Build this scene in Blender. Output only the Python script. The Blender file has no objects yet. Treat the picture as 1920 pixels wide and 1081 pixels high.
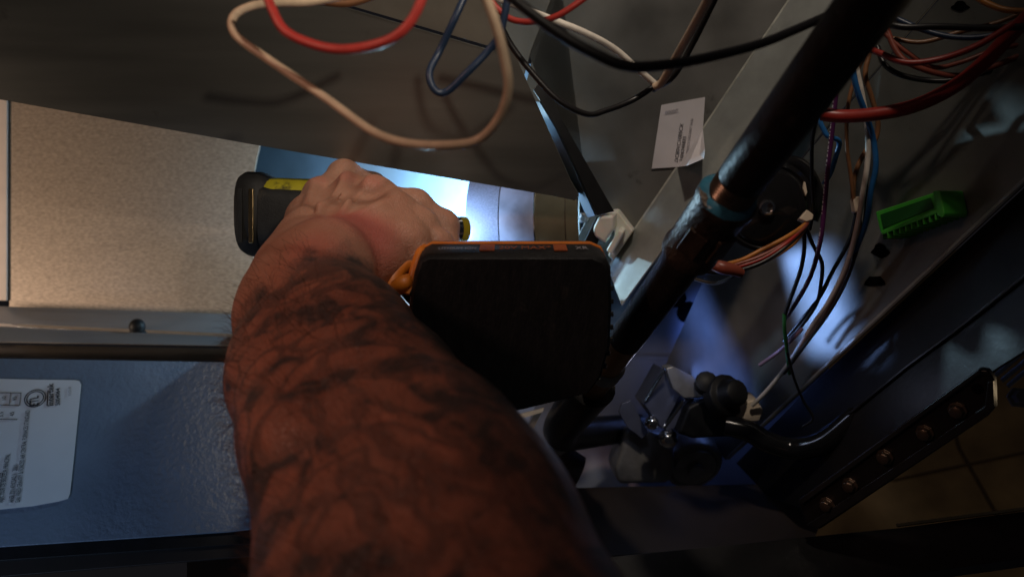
import bpy, math, random
import numpy as np
from mathutils import Vector, Matrix
random.seed(7)

# ------------------------------------------------------------------ camera, light, exposure
S = bpy.context.scene
C = bpy.context.collection
F = 1387.0                                   # focal length in photo pixels (1920 wide)
def V3(*a): return np.array(a, float)
def P(px, py, d):                            # photo pixel + real distance in metres -> point in the room
    return V3((px-960)/F*d, d, (540.5-py)/F*d)

cam_d = bpy.data.cameras.new('camera'); cam = bpy.data.objects.new('camera', cam_d); C.objects.link(cam)
cam.rotation_euler = (math.pi/2, 0, 0)
cam_d.sensor_width = 36; cam_d.lens = 36*F/1920; cam_d.clip_start = .01; cam_d.clip_end = 50
cam_d.dof.use_dof = True; cam_d.dof.focus_distance = .46; cam_d.dof.aperture_fstop = 7.5
S.camera = cam

W = bpy.data.worlds.new('World'); S.world = W; W.use_nodes = True
W.node_tree.nodes['Background'].inputs[0].default_value = (.55, .52, .6, 1)
W.node_tree.nodes['Background'].inputs[1].default_value = .011

def lamp(name, kind, loc, target, power, col, size=.05, angle=60, blend=.6):
    d = bpy.data.lights.new(name, kind); o = bpy.data.objects.new(name, d); C.objects.link(o)
    o.location = loc; d.energy = power; d.color = col
    if kind == 'AREA': d.size = size
    else: d.shadow_soft_size = size
    if kind == 'SPOT': d.spot_size = math.radians(angle); d.spot_blend = blend
    o.rotation_euler = (Vector(target)-Vector(loc)).to_track_quat('-Z', 'Y').to_euler()
    return o
# warm room lamp above the open cabinet, then fill lights added to brighten single parts
lamp('room_lamp', 'SPOT', (.05, .0, .60), (.04, .50, .17), 7.0, (1, .86, .72), .02, 47, .7)
lamp('wire_fill', 'SPOT', (.13, .00, .18), (-.13, .36, .23), 2.4, (1, .86, .70), .008, 66, .7)  # added fill for the wire loops and the dark sheet
lamp('cream_fill', 'SPOT', (-.80, .44, -.03), (-.36, .75, .10), 4.8, (1, .75, .56), .05, 62, .6)  # added warm spot for the galvanised sheet alone
lamp('arm_fill', 'SPOT', (-.58, -.14, .32), (-.075, .32, -.035), 5.0, (1, .54, .39), .05, 33, 1.)  # added warm red fill on the forearm
lamp('door_fill', 'SPOT', (-.55, .02, -.40), (-.29, .54, -.17), 6.0, (.46, .66, 1), .08, 36, .9)  # added cool fill on the blue door, no window behind it
lamp('floor_fill', 'POINT', (.62, .62, -.10), (0, 0, 0), .20, (1, .75, .45), .05)  # added point light to lift the floor
lamp('cavity_light', 'SPOT', tuple(P(790, 446, .568)), tuple(P(790, 446, .568)+V3(.064, .077, .015)), .55, (.50, .76, 1), .004, 108, .12)  # LED at the drill nose
lamp('cavity_light', 'POINT', tuple(P(800, 375, .665)), (0, 0, 0), 1.7, (.50, .80, 1), .004)  # extra point added to brighten the cavity wall, not an LED of the drill
def beam(name, src, tgt, along, length, width, power, col, spread):      # added area light, shaped to throw a straight-edged bar of light
    d = bpy.data.lights.new(name, 'AREA'); d.shape = 'RECTANGLE'; d.size = length; d.size_y = width; d.energy = power; d.color = col; d.spread = math.radians(spread)
    o = bpy.data.objects.new(name, d); C.objects.link(o)
    z = np.array(src)-np.array(tgt); z /= np.linalg.norm(z); x = np.array(along); x = x-z*x.dot(z); x /= np.linalg.norm(x); y = np.cross(z, x)
    o.matrix_world = Matrix(((x[0], y[0], z[0], src[0]), (x[1], y[1], z[1], src[1]), (x[2], y[2], z[2], src[2]), (0, 0, 0, 1)))
beam('bar_beam', P(1230, 565, .60), P(1530, 565, .5435), P(1592, 655, .530)-P(1475, 462, .562), .080, .030, .0062, (.26, .45, 1), 11)  # added to lay the blue bar on the side panel
beam('bar_beam', P(1240, 520, .62), P(1400, 730, .735), P(1470, 860, .70)-P(1330, 570, .75), .15, .024, .045, (.16, .30, 1), 34)  # added to spread blue over the deck
lamp('cool_fill', 'POINT', tuple(P(1300, 700, .700)), (0, 0, 0), .050, (.18, .32, 1), .02)  # added blue fill just in front of the deck, no pilot flame
lamp('cool_fill', 'POINT', tuple(P(1215, 690, .55)), (0, 0, 0), .024, (.62, .70, 1), .01)  # added cool fill on the near faces of the valve
S.view_settings.view_transform = 'Standard'; S.view_settings.look = 'None'
S.view_settings.exposure = 0; S.view_settings.gamma = 1; S.view_settings.use_curve_mapping = False
S.cycles.max_bounces = 8

# ------------------------------------------------------------------ materials
def mat(name, col, rough=.5, metal=0., var=.15, vscale=60, bump=0., bscale=300, stretch=None, spec=.5,
        wear=None, wscale=25, wth=.62, sss=0., coat=0., rvar=0.):
    m = bpy.data.materials.new(name); m.use_nodes = True
    N = m.node_tree.nodes; L = m.node_tree.links; b = N['Principled BSDF']
    b.inputs['Roughness'].default_value = rough; b.inputs['Metallic'].default_value = metal
    b.inputs['Specular IOR Level'].default_value = spec
    if coat: b.inputs['Coat Weight'].default_value = coat; b.inputs['Coat Roughness'].default_value = .15
    if sss:
        b.inputs['Subsurface Weight'].default_value = sss; b.inputs['Subsurface Radius'].default_value = (1, .3, .15)
        b.inputs['Subsurface Scale'].default_value = .006
    tc = N.new('ShaderNodeTexCoord'); src = tc.outputs['Object']
    if stretch:
        mp = N.new('ShaderNodeMapping'); mp.inputs['Scale'].default_value = stretch
        L.new(src, mp.inputs['Vector']); src = mp.outputs['Vector']
    nz = N.new('ShaderNodeTexNoise'); nz.inputs['Scale'].default_value = vscale; nz.inputs['Detail'].default_value = 6
    L.new(src, nz.inputs['Vector'])
    rp = N.new('ShaderNodeMapRange'); rp.inputs['From Min'].default_value = .3; rp.inputs['From Max'].default_value = .7
    rp.inputs['To Min'].default_value = 1-var; rp.inputs['To Max'].default_value = 1+var
    L.new(nz.outputs['Fac'], rp.inputs['Value'])
    mx = N.new('ShaderNodeVectorMath'); mx.operation = 'SCALE'; mx.inputs[0].default_value = col
    L.new(rp.outputs['Result'], mx.inputs['Scale']); out = mx.outputs['Vector']
    if wear:
        n2 = N.new('ShaderNodeTexNoise'); n2.inputs['Scale'].default_value = wscale; n2.inputs['Detail'].default_value = 8
        n2.inputs['Roughness'].default_value = .65; L.new(tc.outputs['Object'], n2.inputs['Vector'])
        r2 = N.new('ShaderNodeMapRange'); r2.inputs['From Min'].default_value = wth; r2.inputs['From Max'].default_value = wth+.12
        L.new(n2.outputs['Fac'], r2.inputs['Value'])
        mm = N.new('ShaderNodeMix'); mm.data_type = 'RGBA'; L.new(r2.outputs['Result'], mm.inputs['Factor'])
        L.new(out, mm.inputs['A']); mm.inputs['B'].default_value = (*wear, 1); out = mm.outputs['Result']
    L.new(out, b.inputs['Base Color'])
    if rvar:
        r3 = N.new('ShaderNodeMapRange'); r3.inputs['From Min'].default_value = .3; r3.inputs['From Max'].default_value = .7
        r3.inputs['To Min'].default_value = max(.03, rough-rvar); r3.inputs['To Max'].default_value = rough+rvar
        L.new(nz.outputs['Fac'], r3.inputs['Value']); L.new(r3.outputs['Result'], b.inputs['Roughness'])
    if bump:
        n3 = N.new('ShaderNodeTexNoise'); n3.inputs['Scale'].default_value = bscale; n3.inputs['Detail'].default_value = 3
        L.new(src, n3.inputs['Vector'])
        bp = N.new('ShaderNodeBump'); bp.inputs['Strength'].default_value = bump; bp.inputs['Distance'].default_value = .0008
        L.new(n3.outputs['Fac'], bp.inputs['Height']); L.new(bp.outputs['Normal'], b.inputs['Normal'])
    return m

M = {}
M['sheet'] = mat('sheet_steel', (.20, .195, .175), .38, .5, .14, 60, .06, 300, stretch=(.08, 1, 1), wear=(.09, .08, .07), wscale=18, wth=.66, rvar=.06)
M['sheet_light'] = mat('sheet_steel_light', (.27, .25, .21), .45, .5, .18, 30, .05, 500)
M['panel'] = mat('panel_steel', (.24, .235, .22), .40, .6, .2, 22, .05, 400, wear=(.07, .06, .05), wscale=30, wth=.66, rvar=.08)
M['side'] = mat('side_steel', (.20, .20, .18), .45, .5, .22, 22, .06, 400, wear=(.08, .075, .06), wscale=40, wth=.64, rvar=.08)
M['galv'] = mat('galvanised_flange', (.33, .34, .32), .36, .35, .18, 45, .04, 300, wear=(.45, .46, .42), wscale=35, wth=.58)
M['glint_metal'] = mat('bend_highlight', (.52, .52, .46), .3, .3, .3, 120)  # paler than the flange: the bend's highlight put into the colour
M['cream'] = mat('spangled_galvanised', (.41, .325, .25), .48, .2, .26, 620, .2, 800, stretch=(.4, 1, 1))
M['strip'] = mat('pale_strip', (.72, .62, .56), .6, 0, .04, 80)
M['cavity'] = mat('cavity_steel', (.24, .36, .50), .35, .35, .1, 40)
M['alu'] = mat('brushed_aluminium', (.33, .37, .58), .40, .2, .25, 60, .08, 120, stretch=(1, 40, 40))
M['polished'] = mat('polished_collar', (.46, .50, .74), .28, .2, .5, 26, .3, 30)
M['olive'] = mat('olive_collar', (.16, .14, .09), .4, .3, .15, 60)
M['blackmetal'] = mat('black_steel', (.014, .013, .013), .35, .3, .3, 50, .1, 300, wear=(.05, .045, .04), wscale=80, wth=.66)
M['darkmetal'] = mat('dark_steel', (.05, .05, .052), .3, .7, .2, 60, .05, 300)
M['rail'] = mat('rail_steel', (.30, .32, .35), .36, .6, .12, 30, .03, 300, stretch=(.1, 1, 1))
M['door'] = mat('blue_textured_paint', (.17, .215, .29), .34, .0, .08, 30, .75, 260, spec=.6)
M['pipe'] = mat('black_iron_pipe', (.030, .024, .021), .50, .3, .4, 90, .6, 260, wear=(.13, .09, .06), wscale=110, wth=.61, rvar=.1)
M['castiron'] = mat('cast_fitting', (.075, .052, .038), .42, .4, .35, 120, .9, 420, wear=(.14, .085, .05), wscale=200, wth=.62)
M['thread'] = mat('bare_thread', (.16, .12, .09), .3, .8, .3, 200)
M['sealant'] = mat('blue_thread_sealant', (.05, .22, .34), .25, 0, .25, 150, .5, 250)
M['black'] = mat('black_plastic', (.008, .008, .009), .5, 0, .3, 80, .12, 900, spec=.3)
M['batt'] = mat('battery_plastic', (.008, .008, .009), .5, 0, .3, 80, .5, 260, stretch=(3, 3, .05), spec=.35, wear=(.022, .020, .019), wscale=60, wth=.60)
M['rubber'] = mat('black_rubber', (.013, .0125, .012), .62, 0, .3, 150, .4, 900, wear=(.06, .045, .03), wscale=55, wth=.62)
M['gloss'] = mat('gloss_black', (.010, .010, .011), .14, 0, .1, 60)
M['yellow'] = mat('tool_yellow', (.42, .36, .02), .45, 0, .2, 60, .2, 500, wear=(.07, .06, .02), wscale=70, wth=.56)
M['orange'] = mat('battery_orange', (.62, .17, .015), .45, 0, .15, 90, .15, 500, wear=(.20, .06, .01), wscale=100, wth=.66)
M['yband'] = mat('band_yellow', (.85, .62, .03), .35, 0, .05)
M['chrome'] = mat('chrome', (.62, .64, .66), .18, 1, .1, 90)
M['nylon'] = mat('white_nylon', (.84, .81, .72), .4, 0, .06, 90, .05, 300, sss=.25)
M['paper'] = mat('white_label', (.74, .74, .76), .55, 0, .03, 40)
M['paper2'] = mat('lilac_label', (.70, .66, .68), .55, 0, .05, 60)
M['ink'] = mat('ink', (.02, .02, .03), .6, 0, .05)
M['ink2'] = mat('grey_ink', (.30, .28, .31), .6, 0, .05)
M['printorange'] = mat('print_orange', (.30, .07, .018), .5, 0, .2, 300)
M['brass'] = mat('brass', (.62, .47, .25), .25, 1, .15, 90)
M['green'] = mat('green_plastic', (.07, .46, .05), .35, 0, .12, 60, sss=.2)
M['greendark'] = mat('green_slot', (.015, .10, .02), .4)
M['beigeconn'] = mat('beige_connector', (.62, .52, .40), .45, 0, .08)
M['brownframe'] = mat('brown_frame', (.014, .008, .006), .6, 0, .25, 40)
M['hole'] = mat('hole_shadow', (.004, .004, .005), .9, spec=0.)  # flat black pieces take it, painting in the shade of holes
M['floor'] = mat('tan_tile', (.34, .24, .13), .55, 0, .4, 14, .1, 80)
M['grout'] = mat('grout', (.10, .065, .04), .8)
M['deck'] = mat('deck_steel', (.24, .27, .34), .42, .35, .15, 25)
M['valve'] = mat('valve_casting', (.30, .29, .28), .42, .5, .2, 80, .15, 300)
M['valvecoil'] = mat('valve_coil', (.10, .11, .16), .35, .3, .15, 60)
M['copper'] = mat('warm_brass_tube', (.42, .24, .12), .38, .6, .2, 60)
M['skinnail'] = mat('nail', (.55, .36, .29), .3)
WIRES = {'beige': (.72, .54, .38), 'white': (.72, .66, .58), 'red': (.58, .06, .05), 'navy': (.018, .035, .075), 'black': (.012, .011, .012),
         'darkred': (.30, .025, .018), 'blue': (.02, .13, .36), 'brown': (.22, .10, .045), 'purple': (.10, .02, .10), 'orange': (.45, .17, .03),
         'green': (.03, .22, .06), 'lilac': (.36, .26, .40), 'brick': (.22, .05, .03)}
for k, c in WIRES.items():
    M['w_'+k] = mat('insulation_'+k, c, .38, 0, .12, 200, .08, 500, wear=tuple(x*.45 for x in c), wscale=160, wth=.68)
def printed(name, col):                       # insulation with tiny white lettering along one side
    m = mat(name, col, .38, 0, .1, 200); N = m.node_tree.nodes; L = m.node_tree.links; b = N['Principled BSDF']
    uv = N.new('ShaderNodeUVMap'); sp = N.new('ShaderNodeSeparateXYZ'); L.new(uv.outputs['UV'], sp.inputs[0])
    nz = N.new('ShaderNodeTexNoise'); nz.inputs['Scale'].default_value = 650; nz.inputs['Detail'].default_value = 1
    nz.noise_dimensions = '1D'; L.new(sp.outputs['X'], nz.inputs['W'])
    gt = N.new('ShaderNodeMath'); gt.operation = 'GREATER_THAN'; gt.inputs[1].default_value = .5; L.new(nz.outputs['Fac'], gt.inputs[0])
    n2 = N.new('ShaderNodeTexNoise'); n2.inputs['Scale'].default_value = 60; n2.noise_dimensions = '1D'; L.new(sp.outputs['X'], n2.inputs['W'])
    g2 = N.new('ShaderNodeMath'); g2.operation = 'GREATER_THAN'; g2.inputs[1].default_value = .42; L.new(n2.outputs['Fac'], g2.inputs[0])
    c1 = N.new('ShaderNodeMath'); c1.operation = 'COMPARE'; c1.inputs[1].default_value = .5; c1.inputs[2].default_value = .09; L.new(sp.outputs['Y'], c1.inputs[0])
    m1 = N.new('ShaderNodeMath'); m1.operation = 'MULTIPLY'; L.new(gt.outputs[0], m1.inputs[0]); L.new(g2.outputs[0], m1.inputs[1])
    m2 = N.new('ShaderNodeMath'); m2.operation = 'MULTIPLY'; L.new(m1.outputs[0], m2.inputs[0]); L.new(c1.outputs[0], m2.inputs[1])
    mm = N.new('ShaderNodeMix'); mm.data_type = 'RGBA'; L.new(m2.outputs[0], mm.inputs['Factor'])
    mm.inputs['A'].default_value = (*col, 1); mm.inputs['B'].default_value = (.75, .72, .75, 1); L.new(mm.outputs['Result'], b.inputs['Base Color'])
    return m
M['w_printed'] = printed('insulation_printed_purple', WIRES['purple'])

# ------------------------------------------------------------------ mesh helpers
def to_mesh(o):
    bpy.context.view_layer.update()
    me = bpy.data.meshes.new_from_object(o.evaluated_get(bpy.context.evaluated_depsgraph_get()))
    n = bpy.data.objects.new(o.name, me); cu = o.data; nm = o.name.split('.')[0]; par, inv, bas = o.parent, o.matrix_parent_inverse.copy(), o.matrix_basis.copy()
    bpy.data.objects.remove(o); bpy.data.curves.remove(cu); C.objects.link(n); n.name = nm
    n.parent = par; n.matrix_parent_inverse = inv; n.matrix_basis = bas; return n
class MB:
    def __init__(s): s.v = []; s.f = []; s.uv = {}
    def add(s, vs, fs, uvs=None):
        o = len(s.v); s.v += [tuple(map(float, p)) for p in vs]
        for i, f in enumerate(fs):
            s.f.append(tuple(o+j for j in f))
            if uvs is not None: s.uv[len(s.f)-1] = uvs[i]
        return s
    def plate(s, pts, off):                   # polygon + thickness vector
        pts = [np.array(p) for p in pts]; n = len(pts); off = np.array(off)
        vs = pts + [p+off for p in pts]
        fs = [tuple(range(n)), tuple(range(2*n-1, n-1, -1))] + [(i, (i+1) % n + 0, n+(i+1) % n, n+i)[::-1] for i in range(n)]
        return s.add(vs, fs)
    def loft(s, rings, cap=True):
        n = len(rings[0]); vs = [p for r in rings for p in r]; fs = []
        for k in range(len(rings)-1):
            for i in range(n):
                j = (i+1) % n; fs.append((k*n+i, k*n+j, (k+1)*n+j, (k+1)*n+i))
        if cap: fs += [tuple(range(n))[::-1], tuple((len(rings)-1)*n+i for i in range(n))]
        return s.add(vs, fs)
    def tube(s, pts, r, seg=12, res=6, smooth=True, flat=1.0, cap=True):
        pts = [np.array(p, float) for p in pts]
        if smooth and len(pts) > 2: pts = catmull(pts, res)
        n = len(pts); T = []
        for i in range(n):
            t = pts[min(i+1, n-1)]-pts[max(i-1, 0)]; T.append(t/np.linalg.norm(t))
        a = np.cross(T[0], V3(0, 1, .123)); a /= np.linalg.norm(a)
        rr = r if callable(r) else (lambda u: r)
        vs = []; Ls = [0]
        for i in range(n):
            a = a-T[i]*a.dot(T[i]); a /= np.linalg.norm(a); b = np.cross(T[i], a)
            if i: Ls.append(Ls[-1]+np.linalg.norm(pts[i]-pts[i-1]))
            R = rr(i/(n-1))
            for k in range(seg):
                w = 2*math.pi*k/seg; vs.append(pts[i]+a*math.cos(w)*R+b*math.sin(w)*R*flat)
        fs = []; uvs = []
        for i in range(n-1):
            for k in range(seg):
                j = (k+1) % seg; fs.append((i*seg+k, i*seg+j, (i+1)*seg+j, (i+1)*seg+k))
                v0, v1 = k/seg, (k+1)/seg; uvs.append(((Ls[i], v0), (Ls[i], v1), (Ls[i+1], v1), (Ls[i+1], v0)))
        if cap:
            fs += [tuple(range(seg))[::-1], tuple((n-1)*seg+k for k in range(seg))]; uvs += [((0, 0),)*seg]*2
        return s.add(vs, fs, uvs)
    def lathe(s, o, ax, prof, seg=32, cap=True):   # prof: (distance along axis, radius)
        o = np.array(o, float); ax = np.array(ax, float); ax /= np.linalg.norm(ax)
        a = np.cross(ax, V3(.12, .1, 1)); a /= np.linalg.norm(a); b = np.cross(ax, a)
        rings = [[o+ax*h+(a*math.cos(2*math.pi*k/seg)+b*math.sin(2*math.pi*k/seg))*r for k in range(seg)] for h, r in prof]
        return s.loft(rings, cap)
    def box(s, c, ex, ey, ez):
        c, ex, ey, ez = map(lambda q: np.array(q, float), (c, ex, ey, ez))
        vs = [c+x*ex+y*ey+z*ez for x in (-1, 1) for y in (-1, 1) for z in (-1, 1)]
        return s.add(vs, [(0, 1, 3, 2), (4, 6, 7, 5), (0, 4, 5, 1), (2, 3, 7, 6), (0, 2, 6, 4), (1, 5, 7, 3)])
    def build(s, name, m, parent=None, bevel=0., smooth=False, kind=None, seg=2):
        v = np.array(s.v); c = (v.min(0)+v.max(0))/2
        me = bpy.data.meshes.new(name); me.from_pydata([tuple(p) for p in (v-c)], [], s.f); me.validate()
        if s.uv and len(me.polygons) == len(s.f):
            ul = me.uv_layers.new(name='UVMap')
            for pi, p in enumerate(me.polygons):
                if pi in s.uv:
                    for li, uv in zip(p.loop_indices, s.uv[pi]): ul.data[li].uv = uv
        me.materials.append(M[m] if isinstance(m, str) else m); me.update()
        import bmesh
        bm = bmesh.new(); bm.from_mesh(me); bmesh.ops.recalc_face_normals(bm, faces=bm.faces); bm.to_mesh(me); bm.free()
        o = bpy.data.objects.new(name, me); C.objects.link(o); WL[o] = c
        if parent: o.parent = parent; o.location = c-WL[parent]
        else: o.location = c
        if smooth:
            me.polygons.foreach_set('use_smooth', [True]*len(me.polygons))
            me.set_sharp_from_angle(angle=math.radians(38))
        if bevel:
            b = o.modifiers.new('bevel', 'BEVEL'); b.width = bevel; b.segments = seg; b.limit_method = 'ANGLE'; b.angle_limit = math.radians(35)
            me.polygons.foreach_set('use_smooth', [True]*len(me.polygons)); b.harden_normals = True
            me.set_sharp_from_angle(angle=math.radians(38))
        if kind: o['kind'] = kind
        return o
WL = {}
def catmull(pts, res):
    Q = [2*pts[0]-pts[1]]+list(pts)+[2*pts[-1]-pts[-2]]; out = []
    for i in range(1, len(Q)-2):
        p0, p1, p2, p3 = Q[i-1:i+3]
        for k in range(res):
            t = k/res
            out.append(.5*((2*p1)+(-p0+p2)*t+(2*p0-5*p1+4*p2-p3)*t*t+(-p0+3*p1-3*p2+p3)*t**3))
    out.append(Q[-2]); return out
def empty(name, loc):
    o = bpy.data.objects.new(name, None); C.objects.link(o); o.location = loc; WL[o] = np.array(loc, float); o.empty_display_size = .02; return o
def tag(o, label, cat, group=None, kind=None):
    o['label'] = label; o['category'] = cat
    if group: o['group'] = group
    if kind: o['kind'] = kind
    return o
class Plane:                                   # a flat surface in the room, fixed by three points on it
    def __init__(s, *pts):
        q = [P(*p) for p in pts]; n = np.cross(q[1]-q[0], q[2]-q[0]); n /= np.linalg.norm(n)
        if n[1] > 0: n = -n                    # n faces the camera side
        s.n = n; s.o = q[0]
    def at(s, px, py, up=0.):
        r = P(px, py, 1.); t = (s.o+s.n*up).dot(s.n)/r.dot(s.n); return r*t
    def poly(s, pts, up=0.): return [s.at(x, y, up) for x, y in pts]
    def axes(s, p0, p1):                       # unit axis p0->p1 (pixels) in the plane and its in-plane normal
        u = s.at(*p1)-s.at(*p0); u /= np.linalg.norm(u); return u, np.cross(s.n, u)
def panel(name, pl, pts, m, th=.0012, parent=None, up=0., bevel=.0004, kind=None):
    return MB().plate(pl.poly(pts, up), -pl.n*th).build(name, m, parent, bevel, kind=kind)
def writing(name, body, pl, px0, px1, size, m, parent, up=.0006, align='LEFT', bold=0., squash=1.):
    """flat lettering printed on plane pl: baseline starts at photo pixel px0 and runs towards px1; size in metres"""
    cu = bpy.data.curves.new(name, 'FONT'); cu.body = body; cu.size = size; cu.extrude = .00004; cu.offset = bold; cu.align_x = align
    o = bpy.data.objects.new(name, cu); C.objects.link(o); cu.materials.append(M[m])
    x = pl.at(*px1)-pl.at(*px0); x /= np.linalg.norm(x); z = pl.n; y = np.cross(z, x); loc = pl.at(px0[0], px0[1], up)
    mt = Matrix(((x[0]*squash, y[0], z[0], loc[0]), (x[1]*squash, y[1], z[1], loc[1]), (x[2]*squash, y[2], z[2], loc[2]), (0, 0, 0, 1)))
    o.parent = parent; o.matrix_parent_inverse = Matrix.Translation(-Vector(WL[parent])); o.matrix_basis = mt
    return to_mesh(o)

# ------------------------------------------------------------------ cabinet panels (large structure)
PA = Plane((0, 187, .50), (1085, 375, .52), (500, 0, .455))
sheetA = panel('partition_sheet', PA, [(-160, -160), (420, -160), (628, 8), (926, 96), (948, 62), (1000, 180), (1070, 338), (1086, 366), (1078, 376), (1040, 368), (490, 274), (0, 187), (-160, 158)], 'sheet', .0012, bevel=.0003)
tag(sheetA, 'large dark grey sheet metal partition behind the red and beige wire loops', 'panel')
up = panel('upper_sheet', PA, [(430, -160), (636, 5), (931, 91), (950, 50), (900, -160)], 'sheet_light', .0012, up=.0008, bevel=.0003)
tag(up, 'lighter grey sheet above the thin dark seam at the top edge', 'panel')

PB = Plane((0, 200, .76), (480, 200, .74), (0, 590, .74))
edge = [(484, 190), (489, 262), (487, 276), (482, 296), (478, 318), (479, 345), (474, 360), (478, 420), (476, 500), (480, 620)]
cream = empty('galvanised_back_sheet', PB.at(250, 610))
tag(cream, 'warm lit spangled galvanised sheet left of the drill', 'panel')
panel('sheet', PB, [(17, 120)] + edge + [(17, 620)], 'cream', .0015, cream)
panel('edge_strip', PB, [(-150, 120), (13, 120), (12, 563), (-150, 562)], 'strip', .002, cream, up=.003)

PC2 = Plane((440, 300, .86), (1100, 300, .665), (440, 560, .86))
cv = panel('cavity_wall', PC2, [(400, 120), (1180, 120), (1180, 640), (400, 640)], 'cavity', .0015, kind='structure')

sh = MB().plate([P(480, 604, .60), P(1122, 604, .592), P(1122, 585, .80), P(480, 575, .88)], V3(0, 0, -.0015)).build('spill_blocker', 'panel', kind='structure')  # unseen shelf added to keep the cavity light off the deck
# flue collar: rings around one axis
ax = V3(.955, -.297, .02); ax /= np.linalg.norm(ax)
fc = empty('flue_collar', P(960, 440, .66)); tag(fc, 'round aluminium collar lit bluish white, right of the driver bit', 'collar')
def ring(name, p0, p1, r0, r1, m):
    a0 = P(*p0); Lx = np.linalg.norm(P(*p1)-a0)
    return MB().lathe(a0, ax, [(0, r0-.002), (0, r0), (Lx*.5, (r0+r1)/2), (Lx, r1), (Lx, r1-.002)], 64, False).build(name, m, fc, smooth=True)
base = P(893, 432, .645)+ax*.0135
def rg(name, t0, t1, r0, r1, m): 
    a0 = base+ax*t0
    return MB().lathe(a0, ax, [(0, r0-.002), (0, r0), ((t1-t0)*.5, (r0+r1)/2), (t1-t0, r1), (t1-t0, r1-.002)], 72, False).build(name, m, fc, smooth=True)
rg('brushed_ring', 0, .0268, .062, .062, 'alu'); rg('groove', .0268, .0276, .0612, .0612, 'darkmetal')
rg('polished_ring', .0276, .0555, .0618, .0618, 'polished'); rg('bright_lip', .0555, .0563, .0626, .0626, 'chrome')
rg('olive_ring', .0563, .080, .0618, .0618, 'olive'); rg('bright_lip', .080, .0806, .0624, .0624, 'thread'); rg('olive_ring', .0806, .090, .062, .062, 'olive')

# middle panel with its flange bent towards the camera
PCn = Plane((1000, 100, .56), (1480, 30, .505), (1160, 490, .585))
mid = empty('burner_bulkhead', PCn.at(1150, 480)); tag(mid, 'grey steel panel carrying the lilac label and bent right flange', 'panel')
bend = [(1560, -140), (1480, 0), (1428, 78), (1318, 242), (1268, 316), (1215, 384), (1160, 470), (1128, 520), (1100, 560)]
bend = [(1574, -140), (1480, 0), (1318, 242), (1160, 474), (1100, 562)]
panel('face', PCn, [(900, -140), (1038, -140), (1041, 0), (1003, 92), (985, 160), (997, 190), (1104, 402), (1085, 440), (1070, 562)][::1] + bend[::-1], 'panel', .0012, mid)
panel('left_strip', PCn, [(850, -140), (1030, -140), (1032, 0), (996, 94), (980, 150), (940, 70)], 'panel', .0012, mid, up=.0005)
fr = [(1690, -140, .452), (1588, 0, .470), (1468, 170, .50), (1345, 335, .525), (1255, 450, .545), (1165, 572, .56)]
bl = [PCn.at(*q) for q in bend]
bl3 = catmull([PCn.at(x, y) for x, y in [(1574, -140), (1480, 0), (1400, 119), (1318, 242), (1238, 360), (1140, 503)]], 1)
er = [P(*q) for q in fr]
mb = MB()
fs = []; vs = []
for i in range(6):
    a, e = bl3[i], er[i]; t = (e-a)/np.linalg.norm(e-a); bend_n = -V3(*np.cross(t, bl3[-1]-bl3[0])); bend_n /= np.linalg.norm(bend_n)
    if bend_n[1] > 0: bend_n = -bend_n
    for q in (a+PCn.n*.0004, a+t*.0018+bend_n*.0012, a+t*.006+bend_n*.0004, e, e-bend_n*.0014, a-bend_n*.0014): vs.append(q)
for i in range(5):
    for k in range(6):
        j = (k+1) % 6; fs.append((i*6+k, i*6+j, (i+1)*6+j, (i+1)*6+k))
fs += [tuple(range(6)), tuple(30+k for k in range(6))]
mb.add(vs, fs); flange = mb.build('flange', 'galv', mid, bevel=.0004)
MB().tube([p+PCn.n*.0003 for p in bl3], .0010, 8, smooth=False).build('bend_glint', 'glint_metal', mid, smooth=True)  # pale bead drawn as the highlight along the bend
sc = MB().lathe(PCn.at(1095, 408, .0002), PCn.n, [(0, .0045), (.0012, .0045), (.002, .0034), (.0038, .0032), (.0046, .002)], 6)
sc.build('screw', 'valve', mid, bevel=.0003)

xr = P(1086, 0, .590)[0]
MB().plate([V3(xr, .590, .20), V3(xr, .590, -.02), V3(xr, .80, -.02), V3(xr, .80, .20)], V3(.0012, 0, 0)).build('spill_plate', 'olive', mid, .0003)  # plate added to stop cavity light spilling onto the side panel
# dark angle bracket left of the panel
br = empty('angle_bracket', P(1110, 400, .55)); tag(br, 'narrow black steel angle running diagonally beside the grey panel', 'bracket')
PBR = Plane((1010, 155, .535), (1150, 394, .555), (1050, 240, .538))
PBR = Plane((1000, 160, .530), (1150, 394, .550), (1180, 300, .552))
MB().plate(PBR.poly([(1000, 168), (1012, 152), (1034, 178), (1058, 231), (1152, 396), (1120, 404), (1046, 243), (1014, 190)]), -PBR.n*.0012).build('web', 'darkmetal', br, .0004)
MB().plate([PBR.at(1014, 190), PBR.at(1046, 243), PBR.at(1119, 404), P(1104, 408, .572), P(1030, 246, .556), P(996, 188, .55)], V3(-.0012, .0008, 0)).build('leg', 'blackmetal', br, .0004)
MB().plate(PBR.poly([(1119, 406), (1148, 398), (1118, 462), (1086, 474)], -.010), -PBR.n*.0012).build('foot', 'blackmetal', br, .0004)

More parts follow.
